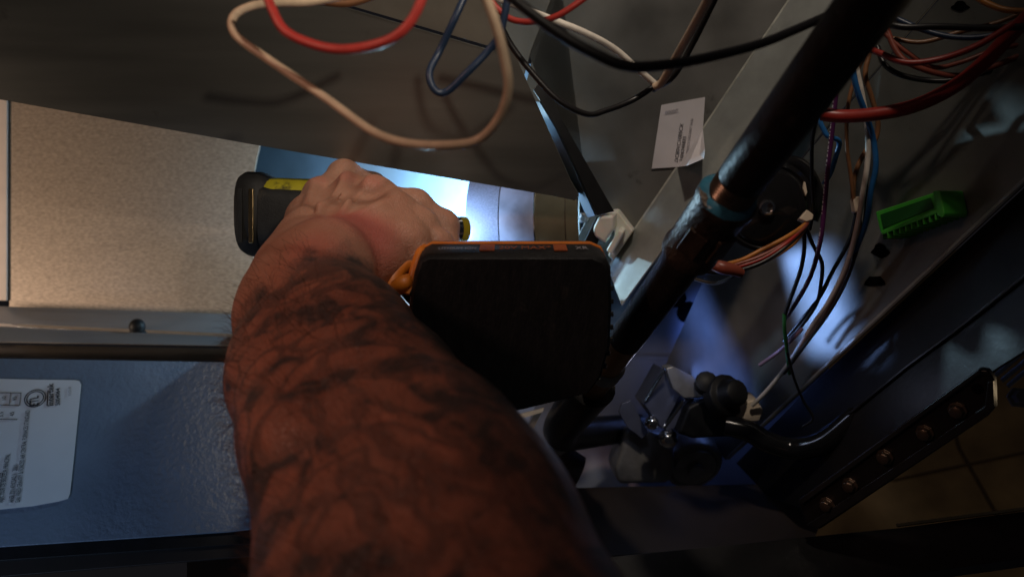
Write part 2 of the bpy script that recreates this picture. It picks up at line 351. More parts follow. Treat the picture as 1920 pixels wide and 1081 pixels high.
# side panel on the right
PR = Plane((1740, 20, .45), (1490, 310, .56), (1920, 340, .40))
PR.o = PR.o
right = empty('cabinet_side', PR.at(1600, 640)); tag(right, 'dark grey cabinet side panel behind the hanging wires on the right', 'panel')
panel('face', PR, [(1757, 3), (1960, -160), (2080, 190), (1920, 340), (1500, 732), (1360, 862), (1240, 700), (1330, 500), (1492, 312)], 'side', .0012, right)
panel('seam_strip', PR, [(1490, 309), (1755, 0), (1880, -160), (1600, -160), (1500, 60), (1300, 480)], 'side', .0012, right, up=-.0006)
MB().tube(PR.poly([(1925, 336), (1500, 732), (1365, 858)], .0015), .0017, 8, smooth=False).build('rolled_edge', 'galv', right, smooth=True)
for (x, y, w, h) in ((1650, 470, 20, 14), (1640, 527, 22, 16), (1800, 12, 20, 10)):   # dark plates painting in the shade of punched knock-outs
    pts = [(x+w*(.8+.2*math.sin(3*a))*math.cos(a), y+h*(.8+.25*math.cos(2*a+x))*math.sin(a)) for a in np.linspace(0, 2*math.pi, 15)[:-1]]
    panel('punched_hole_shade', PR, pts, 'hole', .0004, right, up=.0005, bevel=0)

# deck deep inside at lower right
PD = Plane((1000, 600, .86), (1500, 600, .72), (1300, 910, .70))
deck = empty('burner_deck', PD.at(1250, 900)); tag(deck, 'dim blue lit steel deck below the gas valve', 'panel')
panel('deck_sheet', PD, [(900, 460), (1420, 440), (1560, 700), (1520, 935), (860, 945), (860, 700)], 'deck', .0015, deck)
for x, y, r in ((1372, 540, 9), (1338, 594, 12), (1334, 656, 11), (1448, 873, 12), (1270, 560, 20), (1290, 585, 24)):
    MB().lathe(PD.at(x, y, .0003), PD.n, [(0, r*.0005), (.0008, r*.0005), (.0008, r*.0002)], 16).build('bolt_hole_shade', 'hole', deck)  # black discs for the shade in the bolt holes
MB().plate(PD.poly([(1150, 662), (1285, 668), (1284, 674), (1150, 670)], .004), -PD.n*.003).build('rib', 'deck', deck, .0005)

# lower frame and outer black side
PF = Plane((430, 930, .62), (1500, 920, .62), (900, 1081, .54))
lf = panel('lower_frame', PF, [(350, 955), (800, 925), (1000, 915), (1500, 905), (1545, 960), (1528, 1006), (1100, 1046), (1080, 1200), (350, 1200)], 'brownframe', .003)
tag(lf, 'dark brown lower door frame under the gas valve', 'frame')
PF2 = Plane((430, 1040, .52), (1700, 960, .52), (900, 1300, .44))
lf2 = panel('front_rail', PF2, [(900, 1060), (1130, 1044), (1530, 1004), (1690, 988), (1960, 952), (1960, 1040), (1640, 1085), (1500, 1250), (850, 1250)], 'blackmetal', .012)
tag(lf2, 'black front rail crossing the bottom right corner', 'rail')
MB().tube(PF2.poly([(1682, 984), (1960, 948)], .001), .0013, 8, smooth=False).build('bright_lip', 'brass', lf2, smooth=True)
PS = Plane((1920, 345, .41), (1500, 735, .585), (1700, 850, .47))
osd = empty('outer_side', PS.at(1650, 850)); tag(osd, 'black outer cabinet side between side panel edge and bolted bar', 'panel')
panel('face', PS, [(1926, 346), (2080, 210), (2080, 560), (1870, 690), (1500, 950), (1440, 930), (1380, 868), (1502, 740)], 'blackmetal', .002, osd)
MB().tube(PS.poly([(1540, 806), (1600, 770), (1700, 688), (1790, 622), (1930, 512)], .001), .0012, 8, smooth=False).build('fold', 'darkmetal', osd, smooth=True)

# ------------------------------------------------------------------ left: rail, blue door, rating label
ra = empty('door_rail', P(210, 660, .66)); tag(ra, 'folded galvanised rail across the left with a black screw', 'rail')
prof = [(572, 588, .715), (603, 625, .685), (609, 631, .680), (641, 648, .668), (645, 652, .690), (668, 676, .672), (672, 681, .66)]
rings = [[P(-60, a, d) for a, b, d in prof], [P(470, b+2, d-.01) for a, b, d in prof]]
for k, nm, m in ((0, 'upper_face', 'rail'), (1, 'fold_highlight', 'chrome'), (2, 'lower_face', 'rail'), (4, 'under_face', 'darkmetal')):  # chrome strip draws the highlight line of the fold
    a, b = rings; MB().plate([a[k], b[k], b[k+1], a[k+1]], V3(0, .0012, .0)).build(nm, m, ra, .0003)
MB().tube([rings[0][3], rings[1][3]], .0009, 8, smooth=False).build('fold_highlight', 'chrome', ra, smooth=True)
MB().lathe(P(258, 612, .679), V3(.05, -1, .1), [(0, .0072), (.002, .0072), (.0045, .0055), (.0062, .003), (.0066, .001)], 24).build('screw', 'black', ra, smooth=True)

PDo = Plane((0, 670, .56), (430, 675, .60), (0, 1010, .50))
door = empty('access_door', PDo.at(200, 1010)); tag(door, 'blue grey textured painted door panel at lower left', 'door')
panel('door_skin', PDo, [(-200, 668), (520, 680), (520, 985), (430, 996), (0, 1024), (-200, 1036)], 'door', .002, door)
panel('black_edge', PDo, [(-200, 1036), (520, 985), (560, 1012), (0, 1050), (-200, 1062)], 'black', .004, door, up=-.004)
panel('brown_edge', PDo, [(-200, 1062), (0, 1050), (560, 1012), (560, 1034), (0, 1080), (-200, 1095)], 'brownframe', .004, door, up=-.008)
lab = MB()
cor = [(-150, 706), (60, 711), (142, 712), (149, 714), (152, 720), (150, 740), (143, 810), (136, 880), (131, 925), (127, 934), (110, 939), (60, 948), (0, 954), (-150, 958)]
lab.plate(PDo.poly(cor, .0007), -PDo.n*.0003); rl = lab.build('rating_label', 'paper')
tag(rl, 'white rating label with round mark and vertical text on blue door', 'label')
def etl():
    c = PDo.at(66, 746, .0011); u, w = PDo.axes((66, 746), (66, 700)); rr = .0072
    for r0, r1 in ((rr, rr*.9), (rr*.80, rr*.70)):
        seg = 48; vs = []; fs = []
        for k in range(seg):
            a = 2*math.pi*k/seg
            for r in (r0, r1): vs.append(c+(u*math.cos(a)+w*math.sin(a))*r)
        fs = [(2*k, 2*k+1, 2*((k+1) % seg)+1, 2*((k+1) % seg)) for k in range(seg)]
        MB().add(vs, fs).build('mark_ring', 'ink', rl)
    writing('mark_letters', 'ETL', PDo, (72, 760), (72, 720), .0084, 'ink', rl, .0011, bold=.0001, squash=.62)
etl()
writing('lettering', 'Intertek', PDo, (100, 760), (100, 700), .0056, 'ink', rl, .0011, bold=.0001)
writing('lettering', '5004064', PDo, (112, 759), (112, 700), .0040, 'ink', rl, .0011, bold=.00008)
MB().plate(PDo.poly([(89, 731), (91, 731), (89, 760), (87, 760)], .001), -PDo.n*.0001).build('rule', 'ink', rl)
writing('lettering', 'GAS FIRED GRAVITY & FORCED AIR CENTRAL FURNACES STANDARD', PDo, (37, 941), (56, 770), .0042, 'ink', rl, .0011, squash=.52)
writing('lettering', 'ANSI Z21.47/CSA2.3   2021', PDo, (25, 941), (33, 870), .0042, 'ink', rl, .0011, squash=.56)
writing('lettering', 'INJECTEUR DE BRULEUR PRINCIPAL', PDo, (5, 942), (19, 848), .0042, 'ink', rl, .0011, squash=.52)
writing('lettering', 'BURNER ORIFICE SIZE', PDo, (-3, 942), (8, 868), .0042, 'ink', rl, .0011, squash=.52)
writing('lettering', 'SV018', PDo, (133, 741), (133, 700), .0028, 'ink2', rl, .0011)
for t, a in (('10', (11, 750)), ('95', (31, 750)), ('3.5', (6, 781)), ('45', (26, 779))):
    writing('table_number', t, PDo, a, (a[0], a[1]-40), .0036, 'ink', rl, .0011)
for q in ([(-10, 735.5), (40, 736.5)], [(-10, 758.5), (36, 760)], [(-10, 785), (32, 786)], [(39, 736), (36, 760)], [(20, 736), (17, 760)]):
    MB().tube(PDo.poly(q, .001), .00022, 4, smooth=False).build('table_rule', 'ink', rl)

# ------------------------------------------------------------------ lilac sticker folded over the flange
st = MB(); a = PCn.poly([(1240, 197), (1322, 182), (1318, 243), (1270, 313), (1222, 316)], .0014)
st.plate(a, -PCn.n*.0002); sticker = st.build('part_label', 'paper2')
tag(sticker, 'lilac white sticker folded over the flange, with printed part numbers', 'label')
e1 = P(1317, 299, .522); e2 = P(1287, 312, .528); 
MB().plate([PCn.at(1318, 243, .0019), P(1319, 285, .516)-V3(0, .004, 0), P(1317, 299, .516)-V3(0, .004, 0), P(1287, 312, .522)-V3(0, .004, 0), PCn.at(1270, 313, .0019)], V3(.0001, .0002, 0)).build('folded_corner', 'paper2', sticker)
for t, p0, p1, s, q in (('DC80VC1005CX', (1271, 304), (1283, 223), .0037, 1.06), ('2406245833', (1280, 303), (1289, 243), .0035, 1.06), ('0000C', (1248, 215), (1268, 211), .0036, 1.)):
    writing('lettering', t, PCn, p0, p1, s, 'ink' if t[0] != '0' else 'ink2', sticker, .0019, squash=q)
writing('lettering', 'FURNACE GAS UNIT 24.06', PCn, (1290, 293), (1303, 203), .0026, 'ink2', sticker, .0019, squash=.9)

# ------------------------------------------------------------------ white nylon clip
cl = empty('nylon_clip', P(1150, 480, .55)); tag(cl, 'white nylon wire clip on the grey panel beside the battery', 'clip')
uc, wc = PCn.axes((1120, 420), (1185, 470))
pc = [(1146, 396), (1158, 396), (1187, 434), (1150, 488), (1140, 480), (1152, 440)]
MB().plate(PCn.poly(pc, .012), -PCn.n*.0115).build('base', 'nylon', cl, .0012)
MB().plate(PCn.poly([(1122, 406), (1150, 404), (1150, 432), (1138, 448), (1136, 458), (1114, 444), (1111, 430)], .030), -PCn.n*.026).build('jaw', 'nylon', cl, .0040, seg=5)
MB().plate(PCn.poly([(1160, 430), (1170, 436), (1146, 478), (1136, 470)], .024), -PCn.n*.022).build('tongue', 'nylon', cl, .0015, seg=3)

# ------------------------------------------------------------------ gas pipe
gp = empty('gas_pipe', P(1110, 720, .5)); tag(gp, 'black iron gas pipe running diagonally down with a blue sealed coupling', 'pipe')
A0, A1 = P(1706, -100, .232), P(1122, 706, .500); pd = (A1-A0)/np.linalg.norm(A1-A0); PL = np.linalg.norm(A1-A0)
def near_t(px, py):                            # distance along the pipe axis that shows at a pixel
    r = P(px, py, 1.); r /= np.linalg.norm(r); w0 = A0; a, b, c = pd.dot(pd), pd.dot(r), 1.
    return (b*(r.dot(w0))-c*(pd.dot(w0)))/(a*c-b*b)
t1, t2 = near_t(1376, 372), near_t(1296, 478)
MB().lathe(A0, pd, [(0, .0107), (t1-.012, .0107), (t1-.011, .0104)], 40).build('upper_length', 'pipe', gp, smooth=True)
th = [(t1-.0115, .0104)]
for k in range(6): th += [(t1-.011+k*.0018, .0106), (t1-.0101+k*.0018, .0099)]
MB().lathe(A0, pd, th+[(t1+.004, .0102)], 40).build('thread', 'thread', gp, smooth=True)
prf = [(t1, .0118), (t1+.0012, .0142), (t1+.005, .0145), (t1+.0065, .0136), (t2-.006, .0136), (t2-.004, .0145), (t2-.0005, .0142), (t2, .0118)]
cp = MB().lathe(A0, pd, prf, 40).build('coupling', 'castiron', gp, smooth=True)
sd = np.cross(pd, V3(0, 1, 0)); sd /= np.linalg.norm(sd); fd = np.cross(sd, pd); fd = fd if fd[1] < 0 else -fd
pm = A0+pd*((t1+t2)/2+.002)
for ang in (-.35, .75):
    n = fd*math.cos(ang)+sd*math.sin(ang); tt = np.cross(n, pd)
    MB().box(pm+n*.0126, pd*.0085, tt*.0052, n*.0022).build('wrench_flat', 'castiron', cp, .0008)
sr = MB(); seg = 40; rings = []
for h, r in ((-.0016, .0104), (-.0006, .0124), (.0004, .0134), (.0012, .0140), (.0018, .0143)):
    rings.append([A0+pd*(t1+h+.0007*math.sin(2*math.pi*k*3/seg)+.0004*math.sin(2*math.pi*k*5/seg+1))+(sd*math.cos(2*math.pi*k/seg)+fd*math.sin(2*math.pi*k/seg))*(r+.00015*math.sin(2*math.pi*k*4/seg)) for k in range(seg)])
sr.loft(rings, False).build('sealant', 'sealant', gp, smooth=True)
MB().lathe(A0, pd, [(t2-.001, .0107), (PL-.055, .0107)], 40).build('lower_length', 'pipe', gp, smooth=True)
MB().lathe(A0, pd, [(PL-.055, .0102), (PL-.018, .0102)], 40).build('bare_length', 'copper', gp, smooth=True)
MB().lathe(A0, pd, [(PL-.02, .0112), (PL-.019, .0125), (PL-.010, .0125), (PL-.009, .0112)], 40).build('union', 'galv', gp, smooth=True)
MB().lathe(A0, pd, [(PL-.012, .0108), (PL+.030, .0108)], 40).build('tail', 'copper', gp, smooth=True)
eb = A0+pd*(PL+.034)
MB().tube([eb-pd*.02, eb, P(1052, 806, .60), P(1080, 812, .63), P(1140, 806, .66), P(1200, 800, .68)], lambda u: .017-.005*u, 20, 5).build('elbow', 'blackmetal', gp, smooth=True)

# ------------------------------------------------------------------ round pressure switch
sw = empty('pressure_switch', P(1440, 450, .49)); tag(sw, 'glossy black round pressure switch with brass centre behind the pipe', 'switch')
so = P(1438, 388, .485); sn = V3(-.28, -.92, -.18); sn /= np.linalg.norm(sn)
MB().lathe(so-sn*.012, sn, [(-.016, .020), (-.008, .026), (0, .0295), (.005, .0305), (.009, .0300), (.0105, .0275), (.0095, .0258), (.0115, .0240), (.0125, .0225), (.0120, .009), (.0128, .0075), (.0128, .001)], 64).build('housing', 'gloss', sw, smooth=True)
MB().lathe(so-sn*.012, sn, [(.0120, .0052), (.0162, .0050), (.0165, .0036), (.0150, .0034), (.0145, .0005)], 28).build('nipple', 'chrome', sw, smooth=True)
MB().tube([so-sn*.014+V3(.006, 0, .030), so-sn*.012+V3(.024, 0, .026), so-sn*.012+V3(.034, 0, .006), so-sn*.014+V3(.030, 0, -.010)], .0050, 12, 6).build('bracket_ear', 'gloss', sw, smooth=True)
MB().plate([P(1508, 340, .475), P(1511, 342, .475), P(1514, 360, .475), P(1511, 368, .475), P(1506, 352, .475)], V3(0, .002, 0)).build('tab', 'beigeconn', sw, .0004)
cb = MB().plate([P(1513, 392, .462), P(1526, 402, .462), P(1524, 412, .462), P(1512, 416, .462), P(1498, 410, .462)], V3(.003, .012, 0)).build('switch_plug', 'beigeconn', None, .0008)
tag(cb, 'small beige wire plug at the edge of the round black switch', 'connector')

# ------------------------------------------------------------------ green terminal block
gt = empty('terminal_block', PR.at(1705, 430)); tag(gt, 'bright green plastic terminal block on the dark side panel', 'terminal block')
def gpoly(q, u): return PR.poly(q, u)
MB().plate(gpoly([(1641, 397), (1753, 360), (1760, 392), (1650, 436)], .014), -PR.n*.013).build('housing', 'green', gt, .0008)
MB().plate(gpoly([(1650, 402), (1744, 370), (1750, 390), (1656, 428)], .0146), -PR.n*.001).build('recess', 'greendark', gt, .0003)
MB().plate(gpoly([(1748, 358), (1762, 357), (1771, 400), (1768, 408), (1756, 404)], .020), -PR.n*.019).build('end_wall', 'green', gt, .0008)
MB().plate(gpoly([(1650, 434), (1760, 390), (1766, 396), (1654, 440)], .020), -PR.n*.004).build('lip', 'green', gt, .0005)
for k in range(10):
    f = k/9; x = 1658+f*100; y = 437-f*38.5
    MB().plate(gpoly([(x-4, y-1), (x+4, y-4), (x+6, y+9), (x-2, y+12)], .017), -PR.n*.016).build('slot', 'greendark', gt, .0003)
    MB().plate(gpoly([(x+4.2, y-4), (x+6.2, y-5), (x+8.2, y+9), (x+6.2, y+10)], .020), -PR.n*.019).build('rib', 'green', gt, .0002)

# ------------------------------------------------------------------ gas valve
gv = empty('gas_valve', P(1280, 900, .68)); tag(gv, 'gas valve with boxy coil and domed casting at the bottom centre', 'gas valve')
def slab(name, pts, d, dep, m, bev=.001, seg=2, shift=(0, 0)):
    return MB().plate([P(x, y, d) for x, y in pts], V3(shift[0], dep, shift[1])).build(name, m, gv, bev, seg=seg)
slab('coil_box', [(1245, 690), (1280, 735), (1242, 805), (1207, 757)], .60, .045, 'valvecoil', .0012)
slab('coil_cap', [(1248, 689), (1262, 686), (1300, 705), (1322, 738), (1316, 745), (1283, 747), (1262, 728)], .59, .02, 'valve', .0015)
slab('coil_side', [(1284, 746), (1318, 748), (1300, 800), (1246, 806)], .602, .04, 'valvecoil', .001)
MB().tube([P(1247, 692, .588), P(1210, 750, .598)], .0012, 8, smooth=False).build('bright_strap', 'chrome', gv)
MB().tube([P(1281, 752, .585), P(1245, 803, .59)], .0016, 8, smooth=False).build('bright_strap', 'chrome', gv)
slab('mount_plate', [(1166, 756), (1182, 750), (1216, 810), (1204, 822), (1176, 800), (1160, 772)], .625, .004, 'valvecoil', .0006)
slab('casting', [(1172, 806), (1215, 806), (1262, 822), (1268, 880), (1255, 906), (1160, 908), (1152, 880), (1166, 840)], .64, .05, 'valve', .005, 4)
dax = V3(.10, -.80, -.45); dax /= np.linalg.norm(dax)
MB().lathe(P(1296, 862, .662), dax, [(-.02, .0265), (.006, .0265), (.0085, .0250), (.0095, .0225), (.0085, .0210), (.0110, .0190), (.0120, .001)], 48).build('regulator_dome', 'valve', gv, smooth=True)
MB().lathe(P(1296, 862, .662)+dax*.0118, dax, [(0, .0075), (.004, .0075), (.005, .006), (.005, .001)], 8).build('regulator_cap', 'valve', gv, .0005)
MB().lathe(P(1222, 792, .60), V3(-.1, -1, .2), [(0, .0055), (.006, .0055), (.009, .0035), (.010, .001)], 20).build('screw', 'chrome', gv, smooth=True)
MB().lathe(P(1253, 822, .605), V3(-.3, -1, .3), [(0, .008), (.006, .0075), (.010, .005), (.012, .001)], 20).build('pressure_port', 'chrome', gv, smooth=True)
MB().lathe(P(1350, 745, .585), V3(.35, -.8, .3), [(0, .017), (.010, .017), (.012, .012), (.022, .010), (.024, .006)], 14).build('control_knob', 'black', gv, .0012)
MB().lathe(P(1322, 722, .588), V3(-.1, -.9, .4), [(0, .009), (.010, .009), (.012, .004)], 12).build('control_lever', 'black', gv, .0008)
slab('switch_body', [(1290, 762), (1330, 742), (1375, 770), (1392, 790), (1380, 818), (1300, 822), (1270, 812)], .588, .04, 'black', .003, 3)
cn = MB().plate([P(1378, 758, .575), P(1420, 748, .575), P(1432, 770, .575), P(1424, 790, .575), P(1376, 792, .575)], V3(0, .02, .004)).build('valve_plug', 'beigeconn', None, .0015)
tag(cn, 'beige wire plug pushed onto the black side of the gas valve', 'connector')
hs = MB().tube([P(1360, 796, .575), P(1400, 806, .57), P(1440, 828, .565), P(1490, 840, .56), P(1545, 828, .545), P(1600, 785, .53), P(1650, 740, .515)], .0082, 16, 8).build('black_hose', 'gloss', smooth=True)
tag(hs, 'shiny black hose curving right from the gas valve', 'hose')
ct = empty('burner_tube', P(985, 880, .56)); tag(ct, 'tan brass tube fitting peeking out beside the forearm', 'tube')
MB().lathe(P(945, 800, .50), P(1040, 955, .56)-P(945, 800, .50), [(-.01, .010), (.004, .0125), (.016, .0125), (.018, .0105), (.030, .0108), (.031, .012), (.036, .012), (.037, .010), (.10, .0098)], 28).build('tube_body', 'copper', ct, smooth=True)
bt = MB().plate([P(905, 770, .70), P(1010, 745, .70), P(960, 860, .72), P(900, 850, .72)], V3(0, .003, 0)).build('pale_baffle', 'paper')
tag(bt, 'pale bluish baffle plate seen just below the battery', 'plate')
bk = MB()
bk.plate([P(954, 782, .60), P(1020, 765, .60), P(1017, 772, .60), P(968, 787, .60)], V3(0, .004, 0)).plate([P(956, 783, .60), P(968, 781, .60), P(955, 806, .61), P(944, 806, .61)], V3(0, .004, 0)).plate([P(1004, 770, .60), P(1019, 766, .60), P(1000, 804, .61), P(988, 804, .61)], V3(0, .004, 0))
o = bk.build('wire_bracket', 'beigeconn', None); tag(o, 'small tan fork shaped bracket below the battery', 'bracket')
dk = MB().tube([P(1020, 905, .69), P(1045, 880, .68), P(1075, 895, .68)], .022, 16, 6).build('round_fitting', 'black', smooth=True); tag(dk, 'dark round fitting low beside the forearm', 'fitting')

# ------------------------------------------------------------------ bolted bar at lower right
PBar = Plane((1500, 950, .50), (1860, 705, .40), (1530, 990, .495))
ba = empty('bolted_bar', PBar.at(1680, 850)); tag(ba, 'black bar with chamfered end and bolts at lower right', 'bar')
MB().plate(PBar.poly([(1496, 938), (1835, 692), (1852, 694), (1864, 712), (1866, 764), (1852, 780), (1536, 992), (1512, 985)]), -PBar.n*.006).build('flat', 'blackmetal', ba, .0012)
MB().plate(PBar.poly([(1496, 938), (1835, 692), (1838, 700), (1504, 945)], .003), -PBar.n*.0028).build('upper_rim', 'darkmetal', ba, .0005)
MB().plate(PBar.poly([(1534, 990), (1512, 983), (1524, 976), (1846, 762), (1852, 716), (1862, 714), (1864, 762), (1852, 778)], .003), -PBar.n*.0028).build('lower_rim', 'darkmetal', ba, .0005)
for x, y in ((1796, 768), (1735, 810), (1660, 855), (1595, 908), (1552, 944)):
    MB().lathe(PBar.at(x, y, .0002), PBar.n, [(0, .0052), (.0014, .0052), (.0016, .0038), (.0050, .0036), (.0056, .002)], 8).build('bolt', 'thread', ba, .0004)
MB().lathe(PBar.at(1833, 728, .0002), PBar.n, [(0, .0030), (.0004, .0030), (.0004, .001)], 16).build('bolt_hole_shade', 'hole', ba)  # black disc standing for a hole's shade

PFl = Plane((1500, 800, 1.25), (1900, 800, 1.15), (1700, 1081, 1.05))
fl = panel('floor', PFl, [(1250, 560), (2300, 380), (2300, 1300), (1250, 1300)], 'floor', .004, kind='structure')
for q in ([(1780, 770), (1800, 840), (1885, 990), (1900, 1010)], [(1520, 905), (1680, 900), (1990, 835)]):
    MB().tube(PFl.poly(q, .0005), .0035, 6, smooth=False, flat=.3).build('grout_line', 'grout', fl)
PDu = Plane((1870, 690, .60), (1960, 620, .56), (1900, 740, .60))
du = empty('ribbed_duct', PDu.at(1900, 700)); tag(du, 'grey ribbed metal strip at the right edge above the bar', 'strip')
for k in range(4):
    a = k*14; MB().plate(PDu.poly([(1852+a*.8, 690+a*.75), (1960+a*.8, 600+a*.75), (1966+a*.8, 606+a*.75), (1858+a*.8, 697+a*.75)], .004), -PDu.n*.006).build('rib', 'rail', du, .0008)
sb = MB().lathe(P(1908, 745, .55), V3(-.3, -1, .2), [(0, .008), (.004, .008), (.005, .0055), (.012, .005), (.013, .003)], 6).build('side_bolt', 'valve', None, .0006)
tag(sb, 'dull bolt head at the right edge below ribbed strip', 'bolt')

# ------------------------------------------------------------------ wires: each one a thing
def wire(label, pts, mm, col, name='wire', flat=1., group=None):
    q = [P(*p) for p in pts]; rw_ = random.Random(len(label)*31+int(pts[0][0]))
    q = [p if i in (0, len(q)-1) else p+V3(rw_.uniform(-1, 1), rw_.uniform(-1, 1), rw_.uniform(-1, 1))*.0009 for i, p in enumerate(q)]
    o = MB().tube(q, mm/2000, 12, 10, flat=flat).build(name, 'w_'+col, smooth=True)
    return tag(o, label, 'wire', group)
def dd(pts, d0, d1):
    n = len(pts); return [(x, y, d0+(d1-d0)*i/(n-1)) for i, (x, y) in enumerate(pts)]
wire('beige wire in a wide drooping loop over the dark sheet', [(640, -6, .33), (580, 3, .32), (520, 4, .31), (470, 14, .30), (441, 36, .295), (447, 66, .29), (510, 118, .285), (610, 184, .28), (700, 241, .275), (765, 268, .272), (840, 269, .27), (895, 258, .268), (932, 224, .262), (950, 165, .255), (947, 100, .25), (930, 40, .245), (904, -25, .24)], 3.4, 'beige')
wire('bright red wire sagging in a U at the top', dd([(492, -30), (506, 10), (535, 52), (580, 82), (632, 92), (690, 86), (740, 66), (775, 34), (800, -25)], .27, .25), 3.5, 'red')
wire('navy blue wire in a narrow hanging loop beside the beige wire', [(880, -25, .33), (855, 35, .33), (822, 92, .335), (806, 140, .335), (812, 167, .335), (838, 168, .335), (880, 138, .33), (918, 97, .33), (940, 60, .325), (948, 0, .32), (948, -25, .32)], 3.4, 'navy')
wire('thin red wire dipping at the top centre', dd([(905, -25), (925, 12), (958, 33), (1000, 37), (1050, 26), (1120, -20)], .36, .34), 3.0, 'darkred')
wire('thick black wire crossing from top centre to the pipe', [(930, -30, .24), (975, 14, .245), (1040, 58, .25), (1110, 98, .255), (1180, 120, .26), (1260, 118, .27), (1350, 105, .285), (1430, 80, .30), (1500, 52, .32), (1600, 8, .34)], 3.9, 'black')
wire('slim black wire looping below to meet the white wires', [(935, 40, .38), (960, 84, .385), (1000, 138, .39), (1050, 188, .395), (1100, 211, .40), (1140, 207, .405), (1185, 185, .41), (1228, 160, .41), (1240, 150, .412)], 3.3, 'black')
wire('white wire running down right to the crimped joint', [(930, -5, .37), (1020, 34, .38), (1090, 56, .385), (1150, 88, .395), (1195, 128, .40), (1232, 161, .405)], 3.6, 'white')
wire('cream wire climbing from the joint to the top edge', [(1228, 163, .40), (1240, 150, .395), (1270, 106, .38), (1304, 48, .36), (1340, -25, .34)], 4.4, 'beige')
wire('black wire rising beside the cream wire to the top', [(1225, 168, .415), (1262, 140, .40), (1302, 80, .39), (1352, -25, .37)], 3.4, 'black')
wire('short brown wire along the top edge above the red loop', dd([(520, -4), (600, 3), (668, 4), (760, -30)], .36, .36), 3.4, 'brown')
# right hand side
wire('purple wire with white printed lettering hanging on the right', [(1572, 130, .43), (1567, 190, .435), (1560, 240, .44), (1551, 320, .45), (1544, 390, .46), (1535, 450, .47), (1522, 520, .49), (1490, 575, .51), (1470, 600, .53)], 2.9, 'printed')
wire('kinked blue wire just right of the black pipe', [(1552, 150, .45), (1538, 215, .45), (1545, 245, .45), (1557, 258, .45), (1572, 259, .452), (1577, 268, .455), (1570, 295, .46), (1556, 325, .47), (1545, 345, .475)], 3.1, 'blue')
wire('blue wire hanging straight down beside the white wire', [(1595, 110, .42), (1605, 165, .425), (1622, 210, .43), (1636, 260, .44), (1640, 310, .445), (1632, 360, .45), (1620, 420, .46), (1600, 480, .48)], 3.3, 'blue')
wire('long white wire falling from the pipe to the valve plug', [(1604, 120, .43), (1616, 180, .435), (1628, 240, .44), (1627, 300, .445), (1618, 360, .45), (1608, 420, .46), (1590, 490, .48), (1560, 560, .50), (1525, 612, .52), (1480, 680, .545), (1440, 730, .56), (1410, 760, .57)], 3.3, 'white')
wire('brown wire weaving behind the blue one on the right', [(1630, 100, .445), (1624, 140, .447), (1632, 185, .45), (1645, 225, .452), (1641, 258, .455), (1622, 286, .457), (1605, 315, .46), (1600, 355, .462), (1603, 400, .465)], 3.0, 'brown')
wire('brown wire from the small crimp curving down to lower left', [(1606, 385, .465), (1608, 430, .47), (1596, 480, .485), (1572, 545, .505), (1535, 605, .525), (1500, 650, .54)], 3.0, 'brown')
wire('dark brown wire swinging left from the crimp', [(1606, 400, .46), (1592, 450, .475), (1562, 510, .495), (1538, 555, .51), (1510, 595, .53), (1470, 640, .55)], 2.8, 'black')
wire('red wire arching across the top right corner', dd([(1625, 90), (1650, 102), (1700, 116), (1760, 110), (1830, 85), (1900, 45)], .40, .36), 3.3, 'darkred')
wire('dark red wire drooping under the arch at top right', dd([(1660, 50), (1680, 95), (1710, 122), (1760, 140), (1810, 140), (1870, 118), (1930, 95)], .42, .40), 3.2, 'brick')
wire('black wire sagging at top right below the red ones', dd([(1645, 88), (1660, 118), (1690, 140), (1740, 152), (1790, 150), (1860, 130), (1930, 110)], .44, .41), 3.2, 'black')
wire('straight black wire along the top right edge', dd([(1660, 45), (1700, 52), (1760, 50), (1850, 54), (1930, 50)], .38, .36), 3.4, 'black')
wire('navy wire slumping at the far top right', dd([(1680, 35), (1730, 56), (1790, 70), (1850, 68), (1930, 45)], .41, .38), 3.0, 'navy')
wire('orange wire in the top right corner', dd([(1800, -30), (1840, 0), (1880, 20), (1935, 22)], .40, .38), 3.2, 'orange')
o = MB().tube([P(*p) for p in [(1540, 214, .425), (1580, 218, .42), (1640, 214, .41), (1710, 200, .40), (1780, 168, .39), (1840, 122, .38), (1890, 70, .37), (1940, 20, .36)]], .0038, 16, 10).build('red_hose', 'w_darkred', smooth=True)
tag(o, 'thick dark red hose curving from the pipe to the top right', 'hose')
wire('black wire dropping from the switch plug, turning left', [(1506, 420, .47), (1507, 460, .475), (1500, 505, .485), (1488, 545, .50), (1474, 585, .515), (1470, 610, .52)], 2.7, 'black')
wire('black wire crossing over from the switch plug to the right', [(1508, 418, .468), (1522, 455, .478), (1538, 492, .49), (1541, 530, .50), (1530, 570, .515), (1500, 612, .53), (1478, 636, .54)], 2.7, 'black')
wire('lilac wire end reaching the lower left of the bundle', [(1505, 615, .525), (1480, 640, .53), (1455, 662, .54), (1424, 684, .55)], 2.8, 'lilac')
wire('short green wire below the black pair', [(1470, 588, .515), (1469, 620, .52), (1474, 655, .53), (1480, 700, .55)], 2.8, 'green')
wire('thin black wire trailing from the green wire to the hose', [(1476, 660, .53), (1488, 710, .54), (1506, 750, .55), (1525, 785, .55), (1505, 800, .555)], 2.0, 'black')
for i, (c, k, lb) in enumerate((('orange', 0, 'topmost orange strand of the bundle under the round switch'), ('brick', 6, 'reddish strand in the middle of the bundle under the switch'), ('darkred', 11, 'red strand leaving the beige plug under the round switch'), ('black', 18, 'lowest black strand of the bundle under the round switch'))):
    wire(lb, [(1290, 494+k*.5, .47), (1340, 498+k*.8, .465), (1385, 490+k, .46), (1430, 470+k, .458), (1475, 448+k*.8, .458), (1508, 422+k*.4, .462), (1516, 410, .466)], 2.7, c)
kn = MB().tube([P(1330, 492, .462), P(1350, 500, .456), P(1376, 506, .456), P(1390, 512, .458)], lambda u: .0042-.002*abs(u-.4), 10, 5).build('wire_splice', 'w_brick', smooth=True)
